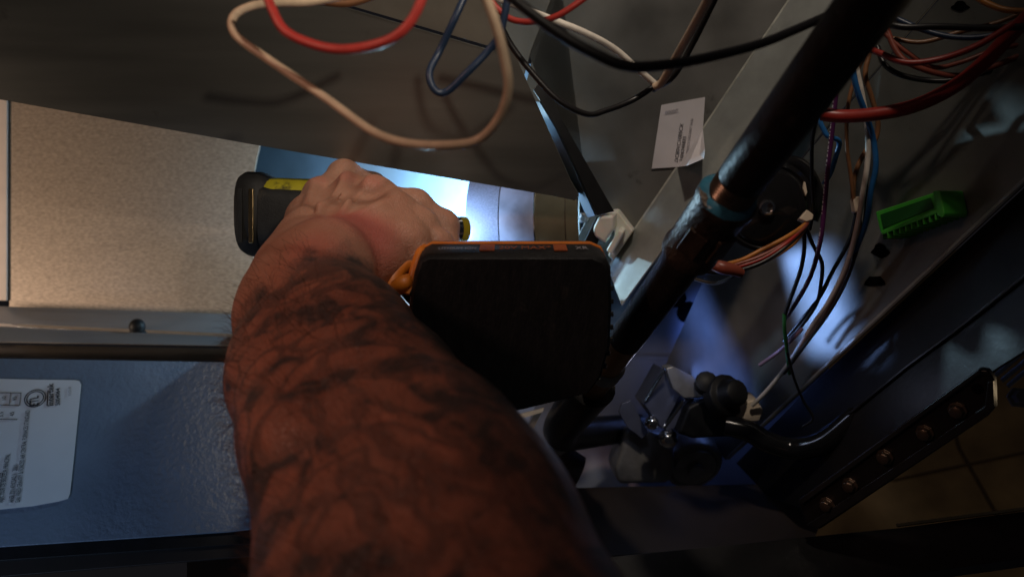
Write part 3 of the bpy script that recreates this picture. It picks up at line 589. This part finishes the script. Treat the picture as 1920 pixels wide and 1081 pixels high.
tag(kn, 'lumpy brown splice where the bundle meets the pipe', 'splice')
cr = MB().plate([P(1600, 372, .458), P(1612, 366, .458), P(1618, 380, .458), P(1616, 400, .458), P(1604, 398, .458)], V3(0, .006, 0)).build('crimp', 'beigeconn', None, .001)
tag(cr, 'tan crimp splice on the white and brown wires', 'crimp')
wt = MB().tube([P(1465, 180, .40), P(1452, 192, .40)], .0035, 10, smooth=False).build('white_cap', 'nylon', smooth=True); tag(wt, 'small white cap peeking out behind the pipe', 'cap')
rw = MB().tube([P(1462, 178, .42), P(1485, 150, .41), P(1530, 90, .40), P(1560, 40, .39)], .003, 10).build('red_lead', 'w_brick', smooth=True); tag(rw, 'dark red lead hidden along the left of the pipe', 'wire')

wire('thin black wire hugging the right side of the pipe', [(1600, 95, .40), (1560, 160, .41), (1530, 240, .43), (1520, 320, .45), (1526, 390, .465), (1518, 430, .475)], 2.4, 'black')
wire('thin brown wire crossing under the thick red hose', [(1640, 70, .43), (1610, 130, .435), (1590, 200, .44), (1588, 270, .45), (1596, 330, .455), (1602, 380, .46)], 2.4, 'brown')
wire('thin dark wire dangling left of the green block', [(1625, 330, .46), (1622, 400, .465), (1610, 460, .475), (1585, 530, .49), (1552, 590, .505), (1515, 640, .52), (1470, 700, .545)], 2.2, 'black')
wire('maroon wire strand looping from the top right into shadow', dd([(1930, 80), (1860, 96), (1800, 118), (1750, 124), (1700, 100), (1655, 60)], .40, .42), 2.6, 'brick')
wire('brown wire entering from the right edge at the top', dd([(1930, 18), (1870, 40), (1800, 62), (1730, 80), (1670, 72)], .39, .42), 2.6, 'brown')
wire('dark strand drooping from the switch towards the deck', [(1400, 500, .465), (1372, 520, .475), (1340, 530, .49), (1300, 522, .50)], 2.4, 'black')
wire('orange strand curling below the round switch', [(1512, 424, .468), (1490, 452, .47), (1450, 482, .475), (1405, 500, .478), (1360, 505, .48)], 2.4, 'orange')

# ------------------------------------------------------------------ drill
dr = empty('cordless_drill', P(950, 620, .40)); tag(dr, 'yellow and black cordless drill with a big battery, held in the hand', 'drill')
BD = .545; by = P(0, 402, BD)[2]; yy = BD
def bx(px): return (px-960)/F*BD
Xd = V3(1, 0, -.03); Xd /= np.linalg.norm(Xd)
ori = V3(bx(463), yy, by)
def sup(px, ry, rz, n=28, e=.72, dy=0, dz=0):  # rounded-square section of the motor housing
    c = V3(bx(px), yy+dy, by+dz-.03*(bx(px)-bx(463))); out = []
    for k in range(n):
        a = 2*math.pi*k/n; ca, sa = math.cos(a), math.sin(a)
        out.append(c+V3(0, ry*math.copysign(abs(ca)**e, ca), rz*math.copysign(abs(sa)**e, sa)))
    return out
MB().loft([sup(461, .020, .022), sup(464, .027, .0285), sup(474, .0295, .0308), sup(500, .0295, .0308), sup(512, .028, .029), sup(520, .026, .027)]).build('rear_cap', 'rubber', dr, smooth=True)
MB().loft([sup(508, .0275, .0262), sup(530, .029, .0268), sup(600, .029, .0268), sup(660, .028, .026), sup(700, .025, .024)]).build('motor_shell', 'yellow', dr, smooth=True)
MB().loft([sup(509, .0305, .0240, dz=-.0036, e=.5), sup(560, .031, .0235, dz=-.0036, e=.5), sup(640, .031, .0230, dz=-.0036, e=.5)]).build('grip_overmould', 'rubber', dr, smooth=True)
MB().loft([sup(690, .0255, .0255, dz=-.001), sup(704, .0265, .0265), sup(735, .025, .025), sup(748, .021, .021)]).build('nose_cone', 'black', dr, smooth=True)
MB().loft([sup(744, .021, .021, e=1), sup(770, .020, .020, e=1), sup(792, .017, .017, e=1), sup(800, .012, .012, e=1)]).build('chuck', 'chrome', dr, smooth=True)
for k, q in enumerate(((470, .004), (490, .004))):
    MB().box(V3(bx(q[0]+8), yy-.0298, by-.004), V3(.0016, 0, 0), V3(0, .0012, 0), V3(0, 0, .019)).build('vent_rib', 'brass' if k else 'rubber', dr, .0004)
bitc = V3(bx(798), yy, by-.0105)
bit = empty('driver_bit', bitc); tag(bit, 'chrome nut driver bit with a yellow band at the drill tip', 'driver bit')
bdir = P(868, 430, .56)-bitc; bdir /= np.linalg.norm(bdir); bl_ = np.linalg.norm(P(868, 430, .56)-bitc)
MB().lathe(bitc, bdir, [(0, .0040), (bl_-.012, .0040), (bl_-.010, .0092), (bl_-.0038, .0095), (bl_-.0036, .0085)], 24).build('socket', 'chrome', bit, smooth=True)
MB().lathe(bitc, bdir, [(bl_-.0036, .0096), (bl_-.0005, .0098), (bl_+.002, .0094), (bl_+.0022, .006)], 24).build('yellow_band', 'yband', bit, smooth=True)
MB().lathe(bitc, bdir, [(bl_-.0095, .0094), (bl_-.0082, .0101), (bl_-.007, .0094)], 24).build('black_ring', 'black', bit, smooth=True)
# handle and foot
H1 = V3(-.045, .452, .004); H0 = V3(-.105, yy, by-.012)
MB().tube([H0, H0*.6+H1*.4+V3(-.003, 0, 0), H1*.75+H0*.25, H1], lambda u: .019+.003*abs(u-.5)*2, 20, 6, flat=1.15).build('handle', 'rubber', dr, smooth=True)
MB().box(H0*.75+H1*.25+V3(.022, -.004, 0), V3(.006, 0, 0), V3(0, .013, 0), V3(0, 0, .008)).build('trigger', 'black', dr, .002)
# battery: outline of its underside lies on a tilted plane
bn = V3(0, -.965, -.262); bn /= np.linalg.norm(bn)
PBt = Plane((950, 620, .390), (1000, 620, .390), (950, 700, .390)); PBt.n = bn; PBt.o = P(950, 620, .388)
outl = [(784, 486), (798, 479), (1118, 479), (1139, 488), (1148, 506), (1150, 570), (1147, 650), (1130, 710), (1106, 741), (985, 771), (880, 792), (786, 806), (764, 770), (758, 650), (766, 560), (774, 515)]
face = PBt.poly(outl); cen = sum(face)/len(face)
def lay(h, s): return [cen+(p-cen)*s-bn*h for p in face]
bat = MB().loft([lay(0, .955), lay(.0022, .985), lay(.0075, 1.0), lay(.020, 1.004), lay(.0215, .996), lay(.030, .996)]).build('battery', 'batt', dr, smooth=True)
MB().loft([lay(.0312, 1.000), lay(.0314, 1.007), lay(.0335, 1.009), lay(.0352, 1.006), lay(.0356, .99)]).build('trim_band', 'orange', bat, smooth=True)
MB().loft([lay(.037, .99), lay(.040, .985), lay(.052, .93), lay(.056, .85)]).build('foot', 'black', dr, smooth=True)
# right face side ribs (ragged silhouette on the right)
for i in range(7):
    p = PBt.at(1140-(i > 4)*6*(i-4), 540+i*24, -.010); MB().box(p, V3(.0022, 0, 0), V3(0, .006, 0), V3(0, 0, .0014)).build('side_rib', 'black', bat, .0005)
# printed side face of the battery (narrow, seen at a low angle)
topa = lay(.0075, 1.0); q0, q1 = topa[1], topa[2]; u = (q1-q0)/np.linalg.norm(q1-q0); wv = -bn
PSd = Plane((900, 470, .4), (1000, 470, .4), (900, 465, .41)); PSd.n = np.cross(u, wv); PSd.n = PSd.n if PSd.n[2] > 0 else -PSd.n; PSd.o = q0+PSd.n*.0008
def strip(name, f0, f1, h0, h1, m):
    L_ = np.linalg.norm(q1-q0); pts = [q0+u*L_*f0+wv*h0, q0+u*L_*f1+wv*h0, q0+u*L_*f1+wv*h1, q0+u*L_*f0+wv*h1]
    return MB().plate([p+PSd.n*.0009 for p in pts], -PSd.n*.0005).build(name, m, bat)
strip('print_block', .31, .40, .002, .016, 'printorange'); strip('print_block', .76, .84, .002, .016, 'printorange')
LL = np.linalg.norm(q1-q0)
def side_text(body, f, size, m):
    cu = bpy.data.curves.new('print_text', 'FONT'); cu.body = body; cu.size = size; cu.extrude = .00005; cu.materials.append(M[m])
    o = bpy.data.objects.new('print_text', cu); C.objects.link(o); loc = q0+u*LL*f+wv*.003+PSd.n*.0012; y = wv*1.9; z = np.cross(u, wv)
    o.parent = bat; o.matrix_parent_inverse = Matrix.Translation(-Vector(WL[bat]))
    o.matrix_basis = Matrix(((u[0], y[0], z[0], loc[0]), (u[1], y[1], z[1], loc[1]), (u[2], y[2], z[2], loc[2]), (0, 0, 0, 1)))
    to_mesh(o)
side_text('20V MAX*', .425, .0062, 'printorange'); side_text('XR', .89, .005, 'ink2'); side_text('LITHIUM ION', .06, .0034, 'ink2')
# orange latch details on the left end
MB().tube([P(796, 464, .412), P(787, 474, .404), P(779, 500, .398), P(771, 535, .396), P(767, 552, .395)], lambda u: .0022+.0012*u, 12, 6).build('trim_arm', 'orange', bat, smooth=True)
MB().tube([P(776, 492, .425), P(752, 502, .42), P(736, 525, .415), P(732, 560, .412), P(740, 590, .410)], .0052, 14, 6).build('latch_arch', 'orange', bat, smooth=True)
MB().tube([P(768, 528, .398), P(756, 532, .394), P(744, 540, .396)], .0046, 14, 5).build('latch_knob', 'orange', bat, smooth=True)
tor = [P(716, 560, .398)+V3(.0052*math.cos(a), .0030*math.sin(a), .0032*math.sin(a)) for a in np.linspace(0, 2*math.pi, 17)]
MB().tube(tor, .0020, 10, 3).build('lug', 'orange', bat, smooth=True)
MB().tube([P(716, 568, .397), P(722, 585, .398), P(735, 600, .40), P(742, 610, .402)], .0048, 12, 4).build('lug_stem', 'orange', bat, smooth=True)
MB().tube([P(742, 560, .394), P(738, 600, .394), P(733, 640, .395)], .0013, 8, 4).build('latch_frame', 'orange', bat, smooth=True)
MB().tube([P(742, 558, .394), P(758, 570, .393), P(771, 588, .392), P(769, 630, .393), P(764, 670, .394)], .0013, 8, 5).build('latch_frame', 'orange', bat, smooth=True)
MB().plate([P(742, 562, .397), P(770, 590, .397), P(764, 670, .397), P(733, 642, .397)], V3(0, .012, 0)).build('latch_pad', 'black', bat, .001)
MB().tube([P(776, 546, .389), P(790, 556, .387)], .0034, 12, smooth=False).build('latch_screw', 'rubber', bat, smooth=True)
MB().tube([P(735, 480, .44), P(760, 478, .44), P(785, 474, .44), P(800, 490, .445)], .010, 14, 5).build('heel', 'black', dr, smooth=True)
# lamp ring at the nose, as on any such drill: three small LEDs
ledp = P(842, 470, .60)

# ------------------------------------------------------------------ the arm and hand: one continuous skin
h = .0014
def seg_sdf(X, a, b, r0, r1):
    ba = b-a; t = np.clip(((X-a)@ba)/ba.dot(ba), 0, 1)[..., None]
    return np.linalg.norm(X-(a+t*ba), axis=-1)-(r0+(r1-r0)*t[..., 0])
def smin(a, b, k):
    q = np.clip(.5+.5*(b-a)/k, 0, 1); return b+(a-b)*q-k*q*(1-q)
class Field:
    def __init__(s, lo, hi):
        s.lo = np.array(lo); s.n = np.ceil((np.array(hi)-s.lo)/h).astype(int)+1; s.F = np.full(s.n, .04, np.float32)
    def new(s): g = object.__new__(Field); g.lo = s.lo; g.n = s.n; g.F = np.full(s.n, .04, np.float32); return g
    def cap(s, a, b, r0, r1, k=.008, sub=False):
        a, b = np.array(a, float), np.array(b, float); R = max(r0, r1)+.022
        i0 = np.maximum(((np.minimum(a, b)-R-s.lo)/h).astype(int), 0); i1 = np.minimum(((np.maximum(a, b)+R-s.lo)/h).astype(int)+1, s.n)
        if (i1 <= i0).any(): return s
        sl = tuple(slice(p, q) for p, q in zip(i0, i1))
        G = np.stack(np.meshgrid(*[s.lo[j]+h*np.arange(i0[j], i1[j]) for j in range(3)], indexing='ij'), -1)
        D = seg_sdf(G, a, b, r0, r1)
        s.F[sl] = -smin(-s.F[sl], D, k) if sub else smin(s.F[sl], D, k)
        return s
def surface_nets(Fd, lo):
    ins = Fd < 0; n = np.array(Fd.shape)
    cor = [(x, y, z) for x in (0, 1) for y in (0, 1) for z in (0, 1)]
    sub = lambda A, c: A[c[0]:n[0]-1+c[0], c[1]:n[1]-1+c[1], c[2]:n[2]-1+c[2]]
    cnt = sum(sub(ins, c).astype(np.int8) for c in cor); act = (cnt > 0) & (cnt < 8); idx = np.argwhere(act)
    vid = np.full(n-1, -1, np.int64); vid[act] = np.arange(len(idx))
    vals = {c: Fd[idx[:, 0]+c[0], idx[:, 1]+c[1], idx[:, 2]+c[2]] for c in cor}
    acc = np.zeros((len(idx), 3)); m = np.zeros(len(idx))
    for c in cor:
        for axi in range(3):
            if c[axi] == 0:
                e = list(c); e[axi] = 1; e = tuple(e); f0, f1 = vals[c], vals[e]; x = (f0 < 0) != (f1 < 0)
                t = np.where(x, f0/np.where(f0 == f1, 1, f0-f1), 0); p = np.array(c, float)[None].repeat(len(idx), 0); p[:, axi] = t
                acc += p*x[:, None]; m += x
    verts = lo+h*(idx+acc/m[:, None]); faces = []
    for axi in range(3):
        u_, v_ = (axi+1) % 3, (axi+2) % 3
        a = [slice(None)]*3; b = [slice(None)]*3; a[axi] = slice(0, n[axi]-1); b[axi] = slice(1, n[axi])
        A, B = ins[tuple(a)], ins[tuple(b)]; e = np.argwhere(A != B); e = e[(e[:, u_] > 0) & (e[:, v_] > 0) & (e[:, u_] < n[u_]-1) & (e[:, v_] < n[v_]-1)]
        q = []
        for du, dv in ((-1, -1), (0, -1), (0, 0), (-1, 0)):
            k = e.copy(); k[:, u_] += du; k[:, v_] += dv; q.append(vid[k[:, 0], k[:, 1], k[:, 2]])
        q = np.stack(q, 1); fl_ = A[e[:, 0], e[:, 1], e[:, 2]]; q[~fl_] = q[~fl_][:, ::-1]; faces.append(q)
    return verts, np.concatenate(faces)

wr = P(578, 520, .388)                          # wrist; then points along the forearm with half-widths (bone offset, radius)
ARM = [(P(578, 520, .390), .0135, .0178), (P(568, 566, .374), .0146, .0182), (P(603, 674, .338), .0160, .0255), (P(661, 786, .303), .0165, .0275), (P(738, 924, .266), .0175, .0305), (P(785, 1062, .235), .0175, .0335)]
mf = ARM[3][0]; nf = ARM[5][0]; el = nf+(nf-ARM[4][0])*2.6
I0, M0, R0, L0 = P(604, 372, .482), P(655, 362, .472), P(706, 368, .458), P(744, 400, .444)   # knuckles: index, middle, ring, little
mdir = (M0-wr)/np.linalg.norm(M0-wr); lat = L0-I0; lat /= np.linalg.norm(lat)
nd = np.cross(lat, mdir); nd /= np.linalg.norm(nd)
if nd[2] < 0: nd = -nd
aw = np.cross(nf-wr, V3(0, 1, 0)); aw /= np.linalg.norm(aw); aw = aw if aw[0] > 0 else -aw        # across the forearm
body = Field((-.21, .06, -.26), (.08, .56, .12))
def arm_pair(a, b, ra, rb, oa, ob, k=.02):
    for s in (-1, 1): body.cap(a+aw*s*oa, b+aw*s*ob, ra, rb, k)
for (a, oa, ra), (b, ob, rb) in zip(ARM, ARM[1:]): arm_pair(a, b, ra, rb, oa, ob)
arm_pair(nf, el, .0335, .038, .0175, .017)
# ulna head and wrist tendons
for s_ in (-1, 1): body.cap(wr+aw*.0135*s_, wr+mdir*.040+lat*.014*s_+nd*.001, .0178, .0135, .02)        # wrist runs on into the back of the hand
body.cap(P(520, 640, .335), P(560, 820, .275), .012, .015, .02); body.cap(P(660, 700, .318), P(790, 930, .250), .010, .016, .02)   # forearm muscles
# metacarpals, palm
for (kn_, off, r0, r1) in ((I0, -.016, .0150, .0125), (M0, -.007, .0165, .0130), (R0, .000, .0155, .0122), (L0, .005, .0145, .0112)):
    st_ = wr+lat*off*1.0+mdir*.004
    body.cap(st_, kn_-nd*.003, r0, r1, .012)
    body.cap(st_-nd*.010+mdir*.01, kn_-nd*.011-mdir*.008, r0, r1*1.0, .014)
body.cap(wr+lat*.006-nd*.010, L0-mdir*.020-nd*.012+lat*.003, .0135, .0135, .014)                     # heel of the hand
body.cap(wr-lat*.016-nd*.010+mdir*.01, I0-mdir*.03-nd*.014-lat*.006, .017, .014, .014)            # ball of the thumb
# first web and tendons over the back of the hand
body.cap(I0-mdir*.022-lat*.008-nd*.004, I0-mdir*.008-lat*.006-nd*.006, .0120, .0100, .010)
for kn_, off, hh in ((I0, -.009, .0118), (M0, -.002, .0128), (R0, .004, .0118), (L0, .010, .0108)):
    a = wr+lat*off+mdir*.03+nd*.0135; body.cap(a, kn_+nd*(hh-.0012)-mdir*.004, .0018, .0036, .0055)
    body.cap(kn_+nd*(hh-.0066)-lat*.001, kn_+nd*(hh-.0070)+mdir*.003, .0086, .0080, .005)           # knuckle heads
for a, b in ((I0, M0), (M0, R0), (R0, L0)):                                                        # hollows between knuckles
    mid_ = (a+b)/2; body.cap(mid_*.42+wr*.58+nd*.0190, mid_+nd*.0142+mdir*.012, .0030, .0064, .008, sub=True)
# veins
v0 = wr+nd*.0145+mdir*.02+lat*.004
body.cap(v0, v0+mdir*.030-lat*.006+nd*.0015, .0010, .0012, .005); body.cap(v0+mdir*.030-lat*.006+nd*.0015, v0+mdir*.052+lat*.004+nd*.0005, .0012, .0010, .005)
body.cap(v0+mdir*.018+lat*.010, v0+mdir*.046+lat*.013, .001, .001, .005)
# fingers: separate chains, sharply joined to each other and softly to the hand
def finger(kn_, pts, radii):
    g = body.new(); ch = [kn_]+pts
    for i in range(len(ch)-1): g.cap(ch[i], ch[i+1], radii[i], radii[i+1], .004)
    for i in range(1, len(ch)-1):                 # bony joints and skin folds over them
        g.cap(ch[i]+nd*.0012, ch[i]+nd*.0013, radii[i]*.98, radii[i]*.98, .004)
    return g
FI = finger(I0+mdir*.004, [P(646, 332, .512), P(700, 350, .528), P(742, 372, .530)], [.0108, .0108, .0088, .0072])
FM = finger(M0+mdir*.002+nd*-.001, [P(778, 388, .476), P(832, 424, .478), P(842, 474, .468)], [.0112, .0104, .0092, .0078])
FR = finger(R0+mdir*.002, [P(788, 425, .446), P(822, 462, .444), P(812, 500, .450)], [.0108, .0104, .0090, .0078])
FL = finger(L0+mdir*.002, [P(772, 452, .432), P(792, 492, .430), P(770, 520, .442)], [.0102, .0096, .0082, .0072])
th_ = body.new()
for a, b, r0, r1 in ((wr-lat*.018-nd*.012+mdir*.02, P(540, 440, .45)-nd*.012, .016, .014), (P(540, 440, .45)-nd*.012, P(600, 470, .50), .0135, .0115), (P(600, 470, .50), P(660, 480, .51), .0115, .0085)): th_.cap(a, b, r0, r1, .006)
allf = FI.F
for g in (FM, FR, FL): allf = smin(allf, g.F, .0016)
tot = smin(smin(body.F, th_.F, .008), allf, .0065)
# wrist skin creases
G_lo = body.lo
vts, fcs = surface_nets(tot, body.lo)
me = bpy.data.meshes.new('person'); cc = np.array(wr); me.from_pydata((vts-cc).tolist(), [], fcs.tolist()); me.validate()
import bmesh
bm = bmesh.new(); bm.from_mesh(me); bmesh.ops.recalc_face_normals(bm, faces=bm.faces); bm.to_mesh(me); bm.free()
me.polygons.foreach_set('use_smooth', [True]*len(me.polygons))
person = bpy.data.objects.new('person', me); C.objects.link(person); person.location = cc; WL[person] = cc
sm = person.modifiers.new('smooth', 'SMOOTH'); sm.iterations = 2; sm.factor = .5
tag(person, 'bare tattooed right forearm and hand gripping the drill handle', 'person')

# skin: freckled base, rosy joints, blue-black tattoo shapes on the forearm, fine creases
def skin():
    m = bpy.data.materials.new('skin'); m.use_nodes = True; N = m.node_tree.nodes; L = m.node_tree.links; b = N['Principled BSDF']
    b.inputs['Roughness'].default_value = .50; b.inputs['Subsurface Weight'].default_value = .25; b.inputs['Subsurface Radius'].default_value = (1, .35, .2)
    b.inputs['Subsurface Scale'].default_value = .004
    tc = N.new('ShaderNodeTexCoord'); O = tc.outputs['Object']
    def noise(sc, det=4, vec=None, dist=0.):
        n = N.new('ShaderNodeTexNoise'); n.inputs['Scale'].default_value = sc; n.inputs['Detail'].default_value = det; n.inputs['Distortion'].default_value = dist
        L.new(vec or O, n.inputs['Vector']); return n.outputs['Fac']
    def rng(v, a, b_, c=0., d=1., sm=False):
        r = N.new('ShaderNodeMapRange'); r.inputs['From Min'].default_value = a; r.inputs['From Max'].default_value = b_; r.inputs['To Min'].default_value = c; r.inputs['To Max'].default_value = d
        if sm: r.interpolation_type = 'SMOOTHSTEP'
        L.new(v, r.inputs['Value']); return r.outputs['Result']
    def mix(f, a, b_):
        x = N.new('ShaderNodeMix'); x.data_type = 'RGBA'
        for s_, v in ((x.inputs['Factor'], f), (x.inputs['A'], a), (x.inputs['B'], b_)):
            if hasattr(v, 'links') or hasattr(v, 'is_output'): L.new(v, s_)
            else: s_.default_value = v if isinstance(v, float) else (*v, 1)
        return x.outputs['Result']
    def mth(op, a, b_):
        x = N.new('ShaderNodeMath'); x.operation = op
        for s_, v in zip(x.inputs, (a, b_)):
            if isinstance(v, (int, float)): s_.default_value = v
            else: L.new(v, s_)
        return x.outputs[0]
    base = mix(rng(noise(38, 5), .35, .65), (.40, .185, .12), (.48, .25, .17))
    base = mix(rng(noise(420, 2), .55, .72, 0, .5), base, (.40, .20, .14))
    def ball(c, r0, r1):                          # soft spot round a place on the skin
        d = N.new('ShaderNodeVectorMath'); d.operation = 'DISTANCE'; L.new(O, d.inputs[0]); d.inputs[1].default_value = tuple(np.array(c)-cc)
        return rng(d.outputs['Value'], r1, r0, 0, 1, True)
    for c, r in ((P(670, 445, .40), .034), (P(600, 500, .365), .022), (I0+nd*.01, .011), (M0+nd*.01, .011), (R0+nd*.01, .011), (P(640, 580, .34), .02)):
        base = mix(mth('MULTIPLY', ball(c, r*.3, r), .82 if r > .015 else .28), base, (.52, .12, .10))
    # along-arm coordinate: 0 at the wrist, grows towards the elbow
    axd = (nf-wr)/np.linalg.norm(nf-wr)
    dot = N.new('ShaderNodeVectorMath'); dot.operation = 'DOT_PRODUCT'; L.new(O, dot.inputs[0]); dot.inputs[1].default_value = tuple(axd)
    along = dot.outputs['Value']
    wob = mth('MULTIPLY', mth('SUBTRACT', noise(70, 4), .5), .050)
    inarm = rng(mth('ADD', along, wob), .018, .040, 0, 1, True); tone = rng(along, -.03, .06, 0, 1, True)
    # ink: banded scroll shapes from warped noise contours, plus leaf-like cells
    def comb(a, b_, c):
        x = N.new('ShaderNodeCombineXYZ')
        for s_, v in zip(x.inputs, (a, b_, c)): L.new(v, s_)
        return x.outputs[0]
    def dotp(v):
        x = N.new('ShaderNodeVectorMath'); x.operation = 'DOT_PRODUCT'; L.new(O, x.inputs[0]); x.inputs[1].default_value = tuple(v); return x.outputs['Value']
    across = dotp(aw); thick = dotp(np.cross(axd, aw))
    long_ = comb(mth('MULTIPLY', across, 1.), mth('MULTIPLY', along, .22), mth('MULTIPLY', thick, 1.))
    fill = rng(noise(50, 4, None, 1.2), .37, .62, 0, 1, True)
    fine = rng(noise(150, 5, None, .6), .42, .62, 0, 1, True)
    streak = rng(noise(75, 3, long_, .7), .47, .58, 0, 1, True)
    lower = rng(mth('ADD', along, mth('MULTIPLY', across, 1.2)), .085, .125, 0, 1, True)
    # petals, leaves and long scrolls drawn in the arm's own coordinates: pale inside, dark outline, shaded on one side, dark ground between
    wv = mth('MULTIPLY', mth('SUBTRACT', noise(60, 3), .5), .012); wu = mth('MULTIPLY', mth('SUBTRACT', noise(75, 3, long_), .5), .010)
    ca = mth('ADD', across, wv); cl_ = mth('ADD', along, wu); pale = None; line = None; shade = None
    PET = [(632, 690, .300, 15, .0150, .0068), (700, 752, .284, 35, .0150, .0062), (575, 612, .330, 10, .0120, .0046), (500, 640, .322, -35, .0110, .0052), (668, 640, .322, 50, .0110, .0044),
           (515, 738, .295, -20, .0110, .0072), (560, 846, .262, 5, .0125, .0115), (655, 832, .262, 65, .0150, .0085), (470, 826, .275, 75, .0100, .0060), (760, 842, .262, 62, .0240, .0048),
           (812, 930, .244, 66, .0300, .0058), (730, 948, .236, 70, .0240, .0070), (640, 960, .232, 20, .0140, .0095), (520, 938, .242, -10, .0110, .0090), (880, 1000, .238, 62, .0280, .0050),
           (660, 1046, .216, 40, .0150, .0085), (560, 1040, .220, 0, .0130, .0080), (770, 1050, .220, 72, .0240, .0060), (455, 720, .312, 80, .0110, .0046), (600, 760, .284, -30, .0120, .0050)]
    for px_, py_, d_, ang, ln, wd in PET:
        c_ = P(px_, py_, d_)-cc; a0 = float(c_@aw)*1.22+.008; l0 = float(c_@axd)*1.02-.004; cs, sn_ = math.cos(math.radians(ang)), math.sin(math.radians(ang))
        da, dl = mth('SUBTRACT', ca, a0), mth('SUBTRACT', cl_, l0)
        u_ = mth('ADD', mth('MULTIPLY', da, cs/ln), mth('MULTIPLY', dl, sn_/ln)); v_ = mth('ADD', mth('MULTIPLY', da, -sn_/wd), mth('MULTIPLY', dl, cs/wd))
        e_ = mth('POWER', mth('ADD', mth('MULTIPLY', u_, u_), mth('MULTIPLY', v_, v_)), .5)
        ins_ = rng(e_, 1.12, .82, 0, 1, True); ln_ = rng(mth('ABSOLUTE', mth('SUBTRACT', e_, 1.04), 0), .36, .05, 0, 1, True); sh_ = mth('MULTIPLY', ins_, rng(v_, -.2, .9, 0, 1, True))
        pale = ins_ if pale is None else mth('MAXIMUM', pale, ins_); line = ln_ if line is None else mth('MAXIMUM', line, ln_); shade = sh_ if shade is None else mth('MAXIMUM', shade, sh_)
    ground = mth('ADD', mth('MULTIPLY', fill, .72), mth('ADD', mth('MULTIPLY', fine, .20), .16))
    ground = mth('MAXIMUM', ground, mth('MULTIPLY', mth('MULTIPLY', streak, lower), .70))
    ink = mth('MULTIPLY', ground, mth('SUBTRACT', 1., mth('MULTIPLY', pale, .62)))
    ink = mth('MAXIMUM', ink, mth('MAXIMUM', mth('MULTIPLY', line, .62), mth('MULTIPLY', shade, .58)))
    cap_ = rng(mth('ABSOLUTE', mth('SUBTRACT', mth('ADD', along, wob), .044), 0), .018, .008, 0, 1, True)     # solid cuff near the wrist
    ink = mth('MAXIMUM', ink, mth('MULTIPLY', cap_, .75))
    ink = mth('MULTIPLY', mth('MULTIPLY', ink, inarm), mth('ADD', .70, mth('MULTIPLY', noise(160, 4), .5)))
    arm_tone = mix(mth('MULTIPLY', tone, .75), base, (.48, .175, .112))
    col = mix(mth('MINIMUM', ink, .92), arm_tone, (.048, .045, .048))
    L.new(col, b.inputs['Base Color'])
    # creases: fine cross-hatching plus larger folds
    v2 = N.new('ShaderNodeTexVoronoi'); v2.feature = 'DISTANCE_TO_EDGE'; v2.inputs['Scale'].default_value = 520; L.new(O, v2.inputs['Vector'])
    hgt = mth('ADD', mth('MULTIPLY', rng(v2.outputs['Distance'], 0, .12), .35), mth('ADD', mth('MULTIPLY', noise(230, 5, None, .8), .9), mth('MULTIPLY', noise(70, 5), 1.4)))
    bp = N.new('ShaderNodeBump'); bp.inputs['Strength'].default_value = .55; bp.inputs['Distance'].default_value = .0012
    L.new(hgt, bp.inputs['Height']); L.new(bp.outputs['Normal'], b.inputs['Normal'])
    return m
me.materials.append(skin())

# arm hair: short curved strands rooted on the forearm skin
rs = np.random.RandomState(3); fm = MB()
fa = (nf-wr); tt = (vts-wr)@fa/fa.dot(fa); cand = np.where((tt > .05) & (tt < 1.15))[0]; pick = rs.choice(cand, 2600, False)
nb = np.zeros_like(vts); e1_ = vts[fcs[:, 1]]-vts[fcs[:, 0]]; e2_ = vts[fcs[:, 2]]-vts[fcs[:, 0]]; fn = np.cross(e1_, e2_)
for k in range(4): np.add.at(nb, fcs[:, k], fn)
nb /= np.linalg.norm(nb, axis=1, keepdims=True)+1e-12
axu = fa/np.linalg.norm(fa); hv = []; hf = []
if ((vts-(wr+fa*np.clip(tt, 0, 1)[:, None]))*nb).sum(1)[cand].mean() < 0: nb = -nb
for i in pick:
    n_ = nb[i]; r_ = vts[i]
    if n_.dot(aw) > .35: continue
    Lh = .006+.011*rs.rand(); dirn = -axu*.3+n_*.55+rs.randn(3)*.25; dirn /= np.linalg.norm(dirn)
    s_ = np.cross(dirn, V3(0, 1, 0)); s_ /= np.linalg.norm(s_)+1e-9; w_ = .00007
    p1 = r_+dirn*Lh*.5; p2 = p1+(dirn*.75+axu*.55+rs.randn(3)*.1)*Lh*.5; o_ = len(hv)
    hv += [r_-s_*w_, r_+s_*w_, p1+s_*w_*.8, p1-s_*w_*.8, p2]; hf += [(o_, o_+1, o_+2, o_+3), (o_+3, o_+2, o_+4)]
M['hair'] = mat('arm_hair', (.10, .055, .035), .5, 0, .2, 50)
fm.add(hv, hf); hair = fm.build('arm_hair', 'hair', person, kind='stuff')
